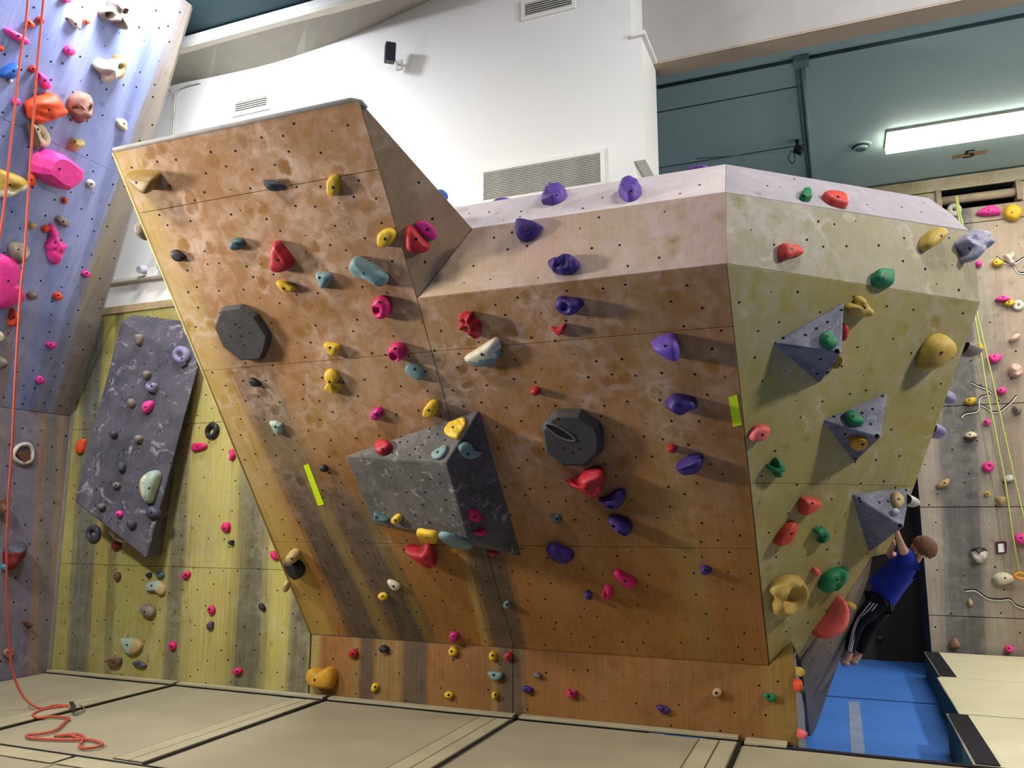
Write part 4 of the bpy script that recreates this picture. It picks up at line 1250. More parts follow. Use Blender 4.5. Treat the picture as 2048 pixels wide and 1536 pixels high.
H('YE', 'pink', .04, '459,903 464,898 469,903 471,911 467,919 461,921 463,911', 'pink hold half hidden by the left edge of the overhang', b=0)
H('YE', 'pink', .045, '443,1055 448,1046 457,1045 460,1055 456,1064 447,1063', 'pink hold with a dark bolt in the middle of the yellow wall', b=(448, 1057))
H('YE', 'black', .04, '457,1084 462,1080 467,1081 467,1090 460,1090', 'tiny black hold just below the pink hold in mid yellow wall', b=0, flat=True)
H('YE', 'pink', .04, '541,1106 547,1101 553,1107 557,1119 547,1119', 'pink hold at the overhang edge, left of the tan ball hold', b=0)
H('YE', 'pink', .04, '364,1150 370,1144 379,1144 380,1150 374,1158 366,1156', 'pink pointed hold on the yellow stripe', b=(371, 1150))
H('YE', 'dteal', .04, '312,1148 318,1143 327,1146 327,1154 317,1156', 'small grey-green hold above the two-tone half-moon', b=0)
H('YE', 'black', .035, 'e 298 1150 5 5', 'tiny dark hold left of the grey-green hold', b=0)
H('YE', 'brown', .04, 'e 235 1153 6 9', 'small brown hold left of the two-tone half-moon', b=0)
H('YE', 'palegreen', .05, '292,1174 299,1164 317,1161 327,1169 330,1184 323,1191 317,1183 305,1182 294,1181', 'two-tone half-moon hold, green with a tan rim, pointing down right', b=(303, 1171), two=('tan', 322, 1158, 318, 1194), n='half_moon_hold')
H('YE', 'rock', .06, '282,1222 288,1210 299,1208 310,1217 309,1230 300,1235 288,1231', 'brown rock-like round hold below the two-tone half-moon', b=(289, 1224), lump=.3)
H('YE', 'palegreen', .06, '243,1278 260,1275 279,1279 285,1291 278,1304 263,1309 252,1303 245,1290', 'green and tan layered hold near the floor', b=(254, 1290), two=('tan', 272, 1274, 262, 1312), e=.55)
H('YE', 'brown', .045, '217,1319 229,1316 242,1317 242,1328 234,1334 220,1331', 'brown square hold close to the mat', b=(227, 1325), e=.4)
H('YE', 'slate', .04, '265,1326 278,1322 292,1329 290,1335 276,1334', 'slate slim hold close to the mat', b=(277, 1328))
H('YE', 'pink', .04, 'e 345 1292 7 9', 'pink oval hold low on the grey stripe', b=(343, 1293))
H('YE', 'pink', .04, 'e 423 1220 7 9', 'pink hold directly above the small navy hold', b=(419, 1219))
H('YE', 'slate', .04, '414,1249 420,1243 427,1244 426,1258 416,1260', 'small navy square hold on the yellow stripe', b=0, flat=True)
H('YE', 'pink', .045, '467,1342 472,1336 482,1337 483,1345 475,1350 468,1347', 'pink hold nearest the mat on the grey stripe', b=(474, 1343))
H('YE', 'black', .035, '518,1209 524,1207 530,1215 529,1221 522,1220', 'black oval hold on the stripes left of the overhang base', b=0)
# --- slab holds
RING('GS', 'mauve', 'e 362 710 11 11', 0.035, 'lilac-grey pocket hold at the upper right of the slab', b=(364, 717), base=('slate', '350,705 374,705 372,728 362,734 352,725', .03))
H('GS', 'rock', .06, '271,675 276,669 285,670 285,682 281,690 273,688', 'small rock-coloured hold at the upper left of the slab', b=0, lump=.4)
H('GS', 'rock', .06, '288,744 297,742 301,748 294,758 288,756', 'small brownish wedge hold in the upper middle of the slab', b=0, lump=.3)
H('GS', 'mauve', .07, '292,772 300,765 312,767 314,774 308,785 296,782', 'lavender hold in the middle of the slab', b=(303, 772), pkt=[(303, 770, 5, .5)])
H('GS', 'hot', .06, '285,816 290,805 303,801 307,808 300,821 290,827', 'pink wedge hold on the slab', b=(291, 814))
H('GS', 'rock', .05, 'e 263 806 7 9', 'dull green-grey knob hold left of the pink wedge on the slab', b=0, lump=.3)
H('GS', 'slate', .05, 'e 227 868 8 8', 'dark knob hold at the left of the slab', b=0, lump=.3)
H('GS', 'rock', .05, '270,874 280,870 285,877 279,886 271,884', 'grey knob hold in the centre of the slab', b=(276, 882), lump=.3)
H('GS', 'slate', .05, '238,928 244,923 251,930 248,942 239,943', 'dark slate hold below the centre of the slab', b=0, lump=.2)
H('GS', 'grey', .05, 'e 233 971 7 7', 'grey round hold low on the slab', b=(231, 971), lump=.3)
H('GS', 'palegreen', .11, '281,975 284,957 297,944 313,940 320,947 317,963 309,985 303,1004 294,1006 285,994', 'pale green half-moon hold with a cream rim on the slab', b=(297, 976), two=('cream', 294, 1010, 296, 938), n='half_moon_hold', e=.8)
H('GS', 'slate', .07, '293,1028 297,1015 308,1012 319,1022 318,1033 304,1036', 'dark round hold under the pale half-moon on the slab', b=(302, 1025))
H('GS', 'hot', .045, 'e 239 1028 6 7', 'tiny pink hold at the bottom of the slab', b=(236, 1029))
H('GS', 'grey', .05, '196,1010 204,1006 211,1011 208,1018 199,1019', 'grey hold at the lower left edge of the slab', b=0, lump=.3)
H('GS', 'slate', .06, '254,1042 264,1039 272,1046 268,1056 258,1055', 'dark hold beside the tiny pink hold of the slab', b=0, lump=.3)
# holds on the slab's top face
GT = tri_plane(gs[0], gs[3], ga)
H('GS', 'tan', .06, '296,635 300,621 305,622 309,633 303,638', 'tan pointed hold standing on top of the slab', pl=GT, b=0, sink=.6)
H('GS', 'slate', .06, '313,638 318,626 330,623 333,627 325,637 316,643', 'blue-grey hold on top of the slab', pl=GT, b=(323, 627), sink=.6)
H('GS', 'salmon', .05, '331,640 337,634 344,638 342,646 333,646', 'faded salmon hold on top of the slab', pl=GT, b=0, sink=.6)
H('GS', 'brown', .10, '342,640 347,622 352,614 362,640 368,662 356,657 347,650', 'dark brown horn-shaped hold at the top right of the slab', pl=GT, b=0, sink=.6)
eL = OR.hit(282, 446)
H('OR', 'rock', .09, '271,460 274,450 284,444 296,452 298,474 286,478 275,472', 'grey-brown rock hold sticking out past the upper left edge of the overhang', pl=Plane(eL + V((0, 0.14, 0)), -Fh), b=0, lump=.3)
# --- blue wall, upper part
H('BU', 'hot', .05, '122,-4 138,-5 142,0 136,5 126,3', 'hot pink hold cut off by the top of the picture', b=0)
H('BU', 'rock', .16, '220,-3 231,-3 233,8 246,11 254,24 252,42 245,55 236,55 231,44 229,32 217,42 207,37 201,24 208,17 220,15', 'grey-brown skull-like hold with a horn at the top of the blue wall', b=0, lump=.6, fr=12, pkt=[(236, 18, 7, .7), (212, 28, 6, .5)], ck=.5, two=('brown', 238, -10, 246, 60))
H('BU', 'orange', .05, '54,41 61,41 68,50 63,56 56,51', 'small orange hold between the rope strands near the top', b=(60, 47))
H('BU', 'red', .05, '74,36 83,33 87,41 82,49 75,45', 'small red hold touching the right rope strand near the top', b=(79, 41))
H('BU', 'cream', .06, '138,35 148,40 160,49 157,57 149,53 142,45', 'pale pointed hold on the upper blue wall', b=(152, 48), lump=.3)
H('BU', 'orange', .04, 'e 173 43 6 6', 'tiny orange-red hold right of the pale pointed hold', b=(173, 44))
H('BU', 'hot', .07, '10,57 30,62 47,72 58,82 54,89 39,84 21,75', 'hot pink long oval hold at the upper left, behind the left rope', b=(37, 72))
H('BU', 'hot', .06, '128,99 136,91 147,97 149,105 141,111 132,108', 'hot pink round hold in the open upper blue wall', b=(138, 100))
H('BU', 'orange', .05, 'e 0 96 6 6', 'orange hold cut by the left picture border', b=0)
H('BU', 'blue', .09, '2,145 12,134 29,126 37,131 34,147 21,157 6,155', 'royal blue wedge hold at the far left', b=(28, 142), ck=.1)
H('BU', 'bone', .03, 'e 20 162 5 4', 'tiny white hold under the royal blue wedge', b=0)
H('BU', 'red', .05, '57,138 65,130 72,136 70,144 62,145', 'small red hold between the ropes beside a pink leaf hold', b=(67, 138))
H('BU', 'hot', .06, '76,145 89,151 99,166 98,177 89,177 79,165', 'hot pink leaf-shaped hold right of the right rope', b=(90, 161))
H('BU', 'hot', .05, '25,204 30,194 38,199 38,207 32,212', 'small pink hold on the left rope', b=(33, 202))
H('BU', 'orange', .15, '52,214 60,200 84,190 105,186 116,194 122,210 131,219 125,229 105,237 86,245 64,243 55,232', 'big bright orange folded hold on the blue wall', b=(99, 220), lump=.2, fr=8, rdg=[(55, 222, 90, 232, 6, -.25), (70, 200, 118, 205, 10, .15)], ck=.1)
H('BU', 'rose', .14, '139,206 146,191 160,184 177,190 183,204 180,218 173,232 161,241 152,244 149,234 140,222', 'brown skull-shaped hold right of the big orange hold', b=(165, 215), lump=.4, fr=9, pkt=[(146, 215, 8, .5), (166, 214, 6, .5)], ck=.5, rdg=[(160, 232, 170, 210, 6, -.35)])
H('BU', 'bone', .14, '187,130 200,117 214,122 226,120 231,112 241,110 250,119 249,133 243,150 231,158 219,155 213,166 206,163 205,150 195,140', 'white cow-skull-like hold with a tan horn', b=0, lump=.5, fr=10, two=('tan', 228, 100, 226, 170), pkt=[(230, 130, 7, .6), (205, 142, 8, .4)])
H('BU', 'cream', .06, '233,243 237,238 249,239 253,249 250,262 241,257 233,251', 'sandy faceted hold near the grey edge of the blue wall', b=(248, 248), lump=.4)
RING('BU', 'cream', 'e 82 270 8 18 -25', 0.035, 'cream ring hold with a dark base under the big orange hold', b=(76, 259), base=('brown', '52,246 66,250 84,284 74,300 62,285', .05))
H('BU', 'tan', .08, '137,288 144,276 154,279 165,279 164,290 153,294 144,303 137,296', 'sand-brown lumpy hold above the big pink faceted hold', b=(151, 284), lump=.5, fr=16)
H('BU', 'hot', .2, '62,330 72,311 90,299 110,303 138,324 154,339 152,357 136,371 121,380 101,373 80,358 63,345', 'big hot pink faceted hold on the blue wall', b=(119, 338), e=.55, ap=(118, 338), ck=.25, flat=True, R=3)
H('BU', 'orange', .06, '57,350 65,348 70,360 65,373 58,369', 'orange-red hold tucked under the big pink faceted hold', b=(64, 360))
H('BU', 'cream', .12, '-4,342 14,343 40,352 52,362 48,378 34,383 18,392 -4,392', 'cream and ochre jug hold cut by the left border', b=(20, 370), two=('ochre', 0, 372, 60, 366), pkt=[(16, 372, 10, .5)], n='jug_hold')
H('BU', 'bone', .05, 'e 181 368 8 9', 'small white round hold by the corner of the overhang', b=(183, 368))
H('BU', 'orange', .04, 'e 129 401 6 7', 'small orange-red round hold below the big pink faceted hold', b=(129, 402))
H('BU', 'rock', .07, '112,437 121,432 133,439 137,452 126,453 116,446', 'grey eye-shaped hold with a pale top on the blue wall', b=(127, 444), lump=.3, ck=.6)
H('BU', 'tan', .06, 'e 63 451 8 7', 'small tan hold beside the right rope strand', b=0, lump=.4)
H('BU', 'orange', .05, '83,457 89,451 98,452 97,460 89,464', 'small orange-red hold touching the tall pink hold', b=0)
H('BU', 'hot', .1, '98,452 106,449 114,470 118,482 131,487 128,498 121,514 115,528 106,528 98,515 96,500 92,492 97,480 101,472', 'tall hot pink bone-shaped hold', b=(112, 485), rdg=[(100, 495, 122, 505, 3, -.25)])
H('BU', 'rock', .12, '20,500 25,488 40,484 53,489 55,500 47,513 38,527 27,520', 'grey-brown rock hold with a chalky top behind the right rope', b=(37, 500), lump=.4, fr=10, ck=.6)
H('BU', 'hot', .11, '-6,516 20,515 34,527 36,540 28,550 26,564 34,575 46,587 44,600 28,608 -6,611', 'large hot pink kidney-shaped hold cut by the left border', b=(17, 562), ck=.2, e=.55)
H('BU', 'rock', .06, 'e 64 591 9 8', 'small olive-brown hold on the crack of the blue wall', b=0, lump=.4)
H('BU', 'orange', .06, '106,594 111,586 120,585 124,594 116,600 108,598', 'orange-red oval hold on the lower blue wall', b=(117, 591))
H('BU', 'orange', .09, '17,648 21,626 26,617 31,622 34,645 30,652 21,651', 'upright orange-red hold left of the rope', b=(29, 635))
H('BU', 'hot', .05, '164,547 171,541 180,546 177,554 168,553', 'pink hold on the grey edge strip of the blue wall', b=(174, 547))
H('BU', 'hot', .05, '92,689 101,684 112,688 107,696 97,695', 'small pink pointed hold on the lower part of the blue panel', b=(102, 689))
H('BU', 'hot', .05, '72,762 78,753 86,755 87,764 78,768', 'pink round hold near the seam of the blue wall', b=(81, 758))
H('BU', 'rock', .07, '-3,722 4,714 12,720 10,733 -2,738', 'dark grey hold at the left border beside the rope', b=0, lump=.4)
H('BU', 'cream', .07, '-4,664 3,664 6,676 -4,682', 'cream hold just visible at the left border', b=0)
# --- blue wall, lower part
RING('BL', 'bone', '27,908 38,892 56,889 65,902 61,921 45,926 32,920', 0.02, 'white eye-shaped ring hold below the wall seam', b=(52, 912), base=('brown', '32,906 58,898 62,918 48,926', .03))
H('BL', 'brown', .09, '-4,998 8,1001 12,1014 5,1024 -4,1030', 'rust-brown hold at the left border', b=0, lump=.4)
H('BL', 'darkred', .13, '12,1096 25,1084 44,1085 50,1100 42,1119 32,1134 18,1139 11,1124', 'dark maroon rocky hold behind the hanging rope', b=0, lump=.55, fr=12, two=('slate', 0, 1108, 60, 1100))
H('BL', 'cyan', .04, '4,1131 10,1128 13,1136 8,1141 4,1138', 'tiny cyan hold under the maroon rocky hold', b=0)
H('BL', 'brown', .05, '46,1242 52,1239 56,1246 62,1252 58,1256 50,1250', 'dark brown forked hold low on the streaked wall', b=0, lump=.4)
RING('BL', 'rose', 'e 17 1306 7 6', 0.02, 'brown ring hold behind the rope near the floor')
H('BL', 'slate', .04, 'e 130 1312 7 7', 'dark slate hold in the corner near the mat', b=0, lump=.3)
# --- far grey wall
H('FW', 'hot', .1, '1952,428 1968,416 1986,411 1999,420 2000,428 1976,431', 'pink wedge hold under the anchor pipe', b=(1977, 420))
H('FW', 'yellow', .12, '2007,428 2012,414 2026,409 2042,417 2043,431 2029,442 2013,438', 'yellow rounded hold under the anchor pipe', b=(2024, 425))
H('FW', 'bone', .1, '2009,509 2019,507 2026,505 2028,514 2022,521 2030,529 2021,530 2012,519', 'white bony hold on the zigzag crack', b=0, lump=.5)
H('FW', 'hot', .08, 'e 1957 528 7 6', 'pink hold half hidden behind the lumpy grey-white hold', b=0)
H('FW', 'yellow', .08, '1984,525 1990,519 2002,521 2007,528 1996,533 1987,532', 'yellow half-round hold left of the zigzag crack', b=(1993, 524), e=.5)
H('FW', 'hot', .08, '1990,599 2001,592 2014,595 2021,600 2009,603 1995,602', 'pink flat hold above a yellow one', b=(2006, 594), e=.5)
H('FW', 'yellow', .08, '2008,609 2015,602 2027,602 2030,608 2019,613', 'yellow flat hold beside the white ring hold', b=(2018, 604), e=.5)
RING('FW', 'bone', 'e 2036 611 7 6', 0.028, 'white ring hold at the right border')
H('FW', 'blush', .09, '2018,681 2024,672 2036,667 2040,672 2034,680 2024,684', 'pale pink slim hold near the right border', b=0)
H('FW', 'yellow', .08, '1949,700 1955,688 1962,687 1967,698 1958,704', 'pale yellow hold behind the yellow-green rope', b=0)
H('FW', 'hot', .09, '1975,713 1988,709 2003,710 2000,721 1989,726 1979,722', 'pink half-round hold right of the ropes', b=(1989, 712), e=.5)
H('FW', 'blush', .13, '2018,738 2024,729 2036,729 2044,737 2044,749 2033,754 2021,750', 'pinkish brain-like rock hold', b=0, lump=.5, fr=16)
H('FW', 'hot', .08, '1993,781 2001,775 2012,777 2012,785 2004,789 1996,787', 'pink oval hold between the cracks', b=(2002, 780))
H('FW', 'yellow', .08, '1929,802 1937,796 1949,795 1952,803 1943,810 1932,808', 'yellow hold on the grey stripe', b=(1939, 800))
H('FW', 'rock', .1, '2026,813 2035,810 2043,816 2042,826 2032,829 2027,823', 'grey ring-like hold at the end of the curved crack', b=(2034, 819), lump=.2, ck=.5)
H('FW', 'hot', .07, 'e 1974 845 7 7', 'pink round hold below the curved crack', b=(1973, 844))
H('FW', 'cream', .1, '1928,874 1932,867 1942,863 1952,867 1954,874 1948,881 1936,881', 'sand-coloured jug hold on the grey stripe', b=(1940, 869), two=('brown', 1955, 874, 1925, 876), n='jug_hold')
H('FW', 'hot', .09, '1964,933 1970,925 1981,924 1988,931 1985,941 1974,944 1966,940', 'pink ring-like hold left of the ropes', b=(1976, 932), pkt=[(1977, 933, 6, .4)])
H('FW', 'tan', .09, '1872,973 1882,962 1896,957 1899,962 1896,972 1882,976', 'tan pointed hold left of the grey stripe', b=(1889, 966))
H('FW', 'bone', .08, '2006,957 2018,950 2028,953 2026,962 2010,964', 'white flat hold between the two ropes', b=0, lump=.4)
H('FW', 'yellow', .06, 'e 1974 988 6 5', 'tiny yellow knob hold above the tan hold at the left rope', b=(1975, 987))
H('FW', 'tan', .08, '1992,995 2000,993 2011,995 2010,1005 2002,1010 1994,1004', 'tan hold touching the left rope', b=0, e=.5)
H('FW', 'hot', .1, '2028,1074 2034,1069 2055,1068 2055,1088 2038,1087 2029,1081', 'pink hold cut by the right border', b=(2042, 1076), e=.5)
H('FW', 'black', .12, '1941,1103 1950,1096 1962,1095 1974,1101 1972,1117 1960,1126 1950,1122 1944,1115', 'black cave-like hold with a white lip', b=(1958, 1107), two=('bone', 1980, 1104, 1935, 1102), lump=.4)
H('FW', 'cream', .13, '1985,1157 1994,1147 2011,1145 2025,1152 2026,1161 2014,1168 1996,1169', 'cream egg-shaped hold at the rope end', b=(2010, 1156), ck=.1)
H('FW', 'tan', .06, '1935,1202 1940,1197 1946,1205 1944,1211 1937,1212', 'small tan crusty hold under the wavy crack', b=0, lump=.5)
H('FW', 'rose', .1, '1899,1287 1904,1279 1911,1276 1921,1289 1916,1295 1902,1294', 'brown rock hold just above the cream mats', b=0, lump=.3)
H('FW', 'hot', .09, 'e 2018 1298 9 7', 'pink hold just above the cream mats', b=(2019, 1297))
RING('FW', 'bone', 'e 1908 420 9 8', 0.035, 'white ring hold by the top of the yellow-green rope')
# --- dark wall behind the boy
PL['DK'] = DKW
GRP['DK'] = 'holds on the dark wall behind the boy'
H('DK', 'coral', .08, '1747,1246 1753,1243 1762,1246 1758,1250 1751,1250', 'small red hold on the dark wall behind the boy', b=0)
H('DK', 'green', .06, '1752,1274 1760,1272 1767,1276 1760,1279', 'small green hold on the dark wall behind the boy', b=0)

# ------------------------------------------------------------------ tapes on the overhang
M_neon = plain('neon_tape', 'd3ee0c', 0.6, 0.03)
for pts, lb in (('607,931 617,928 648,1009 636,1012', 'fluorescent yellow tape strip slanting on the left of the orange overhang'), ('1457,795 1474,789 1484,850 1466,854', 'short fluorescent yellow tape on the right edge of the orange overhang')):
    q = [OR.hit(x, y, 0.002) for x, y in P2(pts)]
    thing(poly_prism('marker_tape', q, -OR.n * 0.0015, M_neon), lb, 'tape', 'yellow start tapes')

# ------------------------------------------------------------------ foreground crash mats
ZM0 = ZF + 0.005


def mat_thing(name, x0, x1, y0, y1, label, top=M_mat, flap_left=True, wall_flap=False, side=None, velcro=False, vel_front=False):
    c = V(((x0 + x1) / 2, (y0 + y1) / 2, ZM0))
    m = empty(name, c, label, 'gym mat', 'tan crash mats in front of the wall' if top is M_mat else 'cream crash mats by the far wall')
    bm = bmesh.new()
    g = 0.006
    lo, hi = V((x0 + g, y0 + g, ZM0)), V((x1 - g, y1 - g, -0.004))
    add_box(bm, lo, hi, 0.012)
    # subtle sag of the cover
    bmesh.ops.subdivide_edges(bm, edges=[e for e in bm.edges if e.calc_length() > 0.4], cuts=12, use_grid_fill=True)
    for v in bm.verts:
        if v.co.z > -0.03:
            v.co.z += 0.004 * noise.noise(V((v.co.x * 2.2, v.co.y * 2.2, 1)))
    o = link('pad', bm_mesh(bm, 'pad', False), top, m)
    if side:
        o.data.materials.append(side)
        for p in o.data.polygons:
            if abs(p.normal.z) < 0.5 and p.center.z < -0.014:
                p.material_index = 1
    fm = M_mat2 if top is M_mat else M_cmat
    if flap_left:
        w = 0.27
        box('velcro_flap', (x1 - w, y0 + 0.03, 0.001), (x1 - w * 0.55, y1 - 0.06, 0.007), fm, m, 0.002)
        box('velcro_flap', (x1 - w * 0.5, y0 + 0.03, 0.001), (x1 - 0.03, y1 - 0.06, 0.009), fm, m, 0.002)
        box('flap_groove', (x1 - w * 0.56, y0 + 0.03, 0.0), (x1 - w * 0.49, y1 - 0.06, 0.003), M_seam if velcro else plain('groove', '5d543f', 0.9), m)
        box('flap_groove', (x1 - w - 0.012, y0 + 0.03, 0.0), (x1 - w, y1 - 0.06, 0.004), plain('groove', '5d543f', 0.9), m)
        box('seam_line', (x1 - 0.02, y0 + 0.01, 0.0), (x1 + 0.004, y1 - 0.02, 0.004), M_seam, m)
    if wall_flap:
        box('wall_flap', (x0 + 0.02, y1 - 0.0, -0.004), (x1 - 0.03, YK - 0.004, 0.022), fm, m, 0.003)
        box('seam_line', (x0 + 0.01, y1 - 0.014, 0.0), (x1 - 0.01, y1 + 0.002, 0.005), M_seam, m)
    if vel_front:
        box('velcro_strip', (x0 + 0.015, y0 + 0.02, 0.0), (x0 + 0.15, y1 - 0.06, 0.005), M_velcro, m, 0.001)
    return m


YW = 5.97
S = bpy.context.scene
xs_ = [-7.34, -5.69, -4.07, -2.36, -0.71, 0.62]
lbs = ['tan crash mat in the far left corner under the blue wall', 'tan crash mat with the loose end of the red rope lying on it', 'tan crash mat in front of the kick board, left part',
       'tan crash mat in front of the kick board, middle part']
for i, lb in enumerate(lbs):
    mat_thing('crash_mat', xs_[i], xs_[i + 1], 4.05, YW, lb, wall_flap=True)
m4 = mat_thing('crash_mat', -0.71, 2.6, 4.05, 5.90, 'tan crash mat with a black back edge at the lower right', flap_left=False)
box('velcro_strip', (-0.60, 5.90, -0.05), (2.6, 5.945, 0.003), M_velcro, m4, 0.002)
box('wall_flap', (-0.69, 5.90, -0.004), (-0.42, YK - 0.004, 0.012), M_mat2, m4, 0.003)
for a, b, lb in ((-6.6, -4.6, 'tan crash mat of the front row at the lower left'), (-4.6, -2.75, 'tan crash mat of the front row, mostly below the picture')):
    m = mat_thing('crash_mat', a, b, 2.0, 4.02, lb, flap_left=False)
    box('front_flap', (a + 0.02, 3.86, 0.001), (b - 0.02, 4.01, 0.006), M_mat2, m, 0.002)
    box('seam_line', (a, 4.01, 0.0), (b, 4.045, 0.004), M_seam, m)

# ------------------------------------------------------------------ cream mats at right, blue floor details
x1 = 3.6
mat_thing('crash_mat', 0.79, x1, 9.02, 10.62, 'cream crash mat farthest back, with a black velcro strip', top=M_cmat, flap_left=False, side=M_gside, vel_front=True)
mat_thing('crash_mat', 0.76, x1, 7.44, 9.0, 'cream crash mat in the middle of the row by the far wall', top=M_cmat, flap_left=False, side=M_gside)
mat_thing('crash_mat', 0.67, x1, 5.96, 7.42, 'cream crash mat nearest the viewer at the right, with a wide black velcro strip', top=M_cmat, flap_left=False, side=M_gside, vel_front=True)
fl = bpy.data.objects['floor']
a, b = FL.hit(1650, 1392), FL.hit(1850, 1424)
box('floor_seam', (-0.4, a.y - 0.015, ZF), (0.75, a.y + 0.015, ZF + 0.004), plain('seam_blue', '1f3f78', 0.8), fl)
ta, tb, tc2, td = FL.hit(1697, 1404), FL.hit(1719, 1404), FL.hit(1733, 1534), FL.hit(1703, 1534)
tp = poly_prism('floor_tape', [p + V((0, 0, 0.003)) for p in (ta, tb, tc2, td)], (0, 0, -0.0025), plain('duct_tape', '8f9dbb', 0.5))
thing(tp, 'strip of pale grey duct tape on the blue floor', 'tape')

# ------------------------------------------------------------------ ropes
M_rope = plain('red_rope', 'b0503f', 0.8, 0.15, 60)
M_yrope = plain('green_rope', 'b4bd6c', 0.8, 0.12, 60)
P0 = MT.hit(80, 1418)
RPL = Plane(P0, Fh + Up * 0.17)
def to_ceiling(a, b):
    t = (6.34 - b.z) / (a.z - b.z)
    return b + (a - b) * t


strA = [RPL.hit(x, y) for x, y in P2('56,0 51,50 41,112 30,212 21,290 12,380 0,470 -25,620 -60,860 -92,1120 -118,1330')]
strA = [to_ceiling(strA[0], strA[1])] + strA
strA.append(V((strA[-1].x - 0.05, strA[-1].y - 0.1, 0.012)))
hang = [RPL.hit(x, y) for x, y in P2('87,0 75,125 65,260 57,384 49,509 40,600 30,768 24,893 16,1018 13,1152 16,1252 22,1327 32,1364 50,1397')]
hang = [to_ceiling(hang[0], hang[1])] + hang
loose = [MT.hit(x, y, 0.014) for x, y in P2('80,1417 108,1411 143,1412 118,1414 84,1420 66,1429 76,1436 104,1433 138,1436 130,1444 112,1460 86,1467 54,1470 62,1476 110,1479 163,1479 165,1471 143,1468 106,1473 140,1470 160,1477 190,1481 205,1488 190,1495 165,1496 159,1490 166,1480')]
thing(tube('climbing_rope', catmull(strA, 60, False), 0.0095, M_rope, None, 8), 'left strand of red rope hanging down the blue wall', 'rope', 'red rope strands')
thing(tube('climbing_rope', catmull(hang + loose, 260, False), 0.0095, M_rope, None, 8), 'right strand of red rope, its end coiled on the mat', 'rope', 'red rope strands')
YRP = Plane((0, 10.5, 0), (0, -1, 0), (1, 0, 0))
ra = [YRP.hit(x, y) for x, y in P2('1912,392 1916,425 1924,470 1945,600 1951,640 1961,700 1971,768 1990,860 2011,968 2024,1060 2037,1146')]
rb = [YRP.hit(x, y) for x, y in P2('1914,392 1920,425 1930,470 1950,600 1957,640 1971,700 1987,768 2007,860 2027,948 2048,1036 2066,1110')]
thing(tube('climbing_rope', ra, 0.0095, M_yrope, None, 6), 'yellow-green rope strand ending at the cream egg-shaped hold', 'rope', 'yellow-green rope strands')
thing(tube('climbing_rope', rb, 0.0095, M_yrope, None, 6), 'yellow-green rope strand leaving through the right border', 'rope', 'yellow-green rope strands')
loop = [YRP.hit(x, y) for x, y in P2('2036,1146 2030,1152 2036,1156 2046,1158 2052,1152 2044,1147')]
thing(tube('belay_sling', catmull(loop, 24), 0.016, plain('orange_sling', 'e0902a', 0.7), None, 6, True), 'orange and yellow sling at the lower end of the yellow-green rope', 'sling')
# belay device and carabiner lying on the mat
cb = empty('belay_device', MT.hit(150, 1419), 'metal belay device and carabiner clipped to the red rope on the mat', 'carabiner')
q = [MT.hit(x, y, 0.012) for x, y in P2('150,1412 160,1411 168,1416 165,1422 155,1427 147,1428 146,1421')]
tube('carabiner', catmull(q, 24), 0.006, M_metal, cb, 6, True)
q = [MT.hit(x, y, 0.02) for x, y in P2('138,1411 147,1411 150,1420 148,1428 141,1420')]
bm = bmesh.new()
vs = [bm.verts.new(p) for p in q]
r = bmesh.ops.extrude_face_region(bm, geom=[bm.faces.new(vs)])
for v in r['geom']:
    if isinstance(v, bmesh.types.BMVert):
        v.co.z += 0.03
bmesh.ops.recalc_face_normals(bm, faces=bm.faces[:])
link('device_body', bm_mesh(bm, 'device_body'), plain('dark_device', '2b2a2c', 0.4), cb)
q = [MT.hit(x, y, 0.03) for x, y in P2('139,1410 146,1409 147,1413 141,1415')]
tube('orange_sling', catmull(q, 12), 0.006, plain('orange_sling', 'e0902a', 0.7), cb, 6, True)

# ------------------------------------------------------------------ fixtures on the white wall
def vent(tl, tr, br, n, label, fr=0.035):
    a, b, c = BW.hit(*tl), BW.hit(*tr), BW.hit(*br)
    xa, xb = a.x, b.x
    z1, z0 = (a.z + b.z) / 2, c.z
    o = empty('wall_vent', V(((xa + xb) / 2, YB, (z0 + z1) / 2)), label, 'vent', 'vents on the white wall')
    for lo, hi in (((xa - fr, z1), (xb + fr, z1 + fr)), ((xa - fr, z0 - fr), (xb + fr, z0)), ((xa - fr, z0), (xa, z1)), ((xb, z0), (xb + fr, z1))):
        box('frame_bar', (lo[0], YB - 0.02, lo[1]), (hi[0], YB - 0.001, hi[1]), M_white, o, 0.003)
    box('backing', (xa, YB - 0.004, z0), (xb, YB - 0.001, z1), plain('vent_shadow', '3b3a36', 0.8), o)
    me = None
    for i in range(n):
        z = z0 + (z1 - z0) * (i + 0.5) / n
        d = (z1 - z0) / n
        if me is None:
            bm = bmesh.new()
            add_box(bm, (-(xb - xa) / 2, -0.009, -d * 0.26), ((xb - xa) / 2, 0.009, d * 0.26))
            for v in bm.verts:
                v.co.z += v.co.y * 0.7
            me = bm_mesh(bm, 'slat')
            me.materials.append(plain('slat_paint', 'b9b7ad', 0.5))
        s = bpy.data.objects.new('slat', me)
        C.objects.link(s)
        s.parent = o
        s.location = V(((xa + xb) / 2, YB - 0.013, z)) - o.location


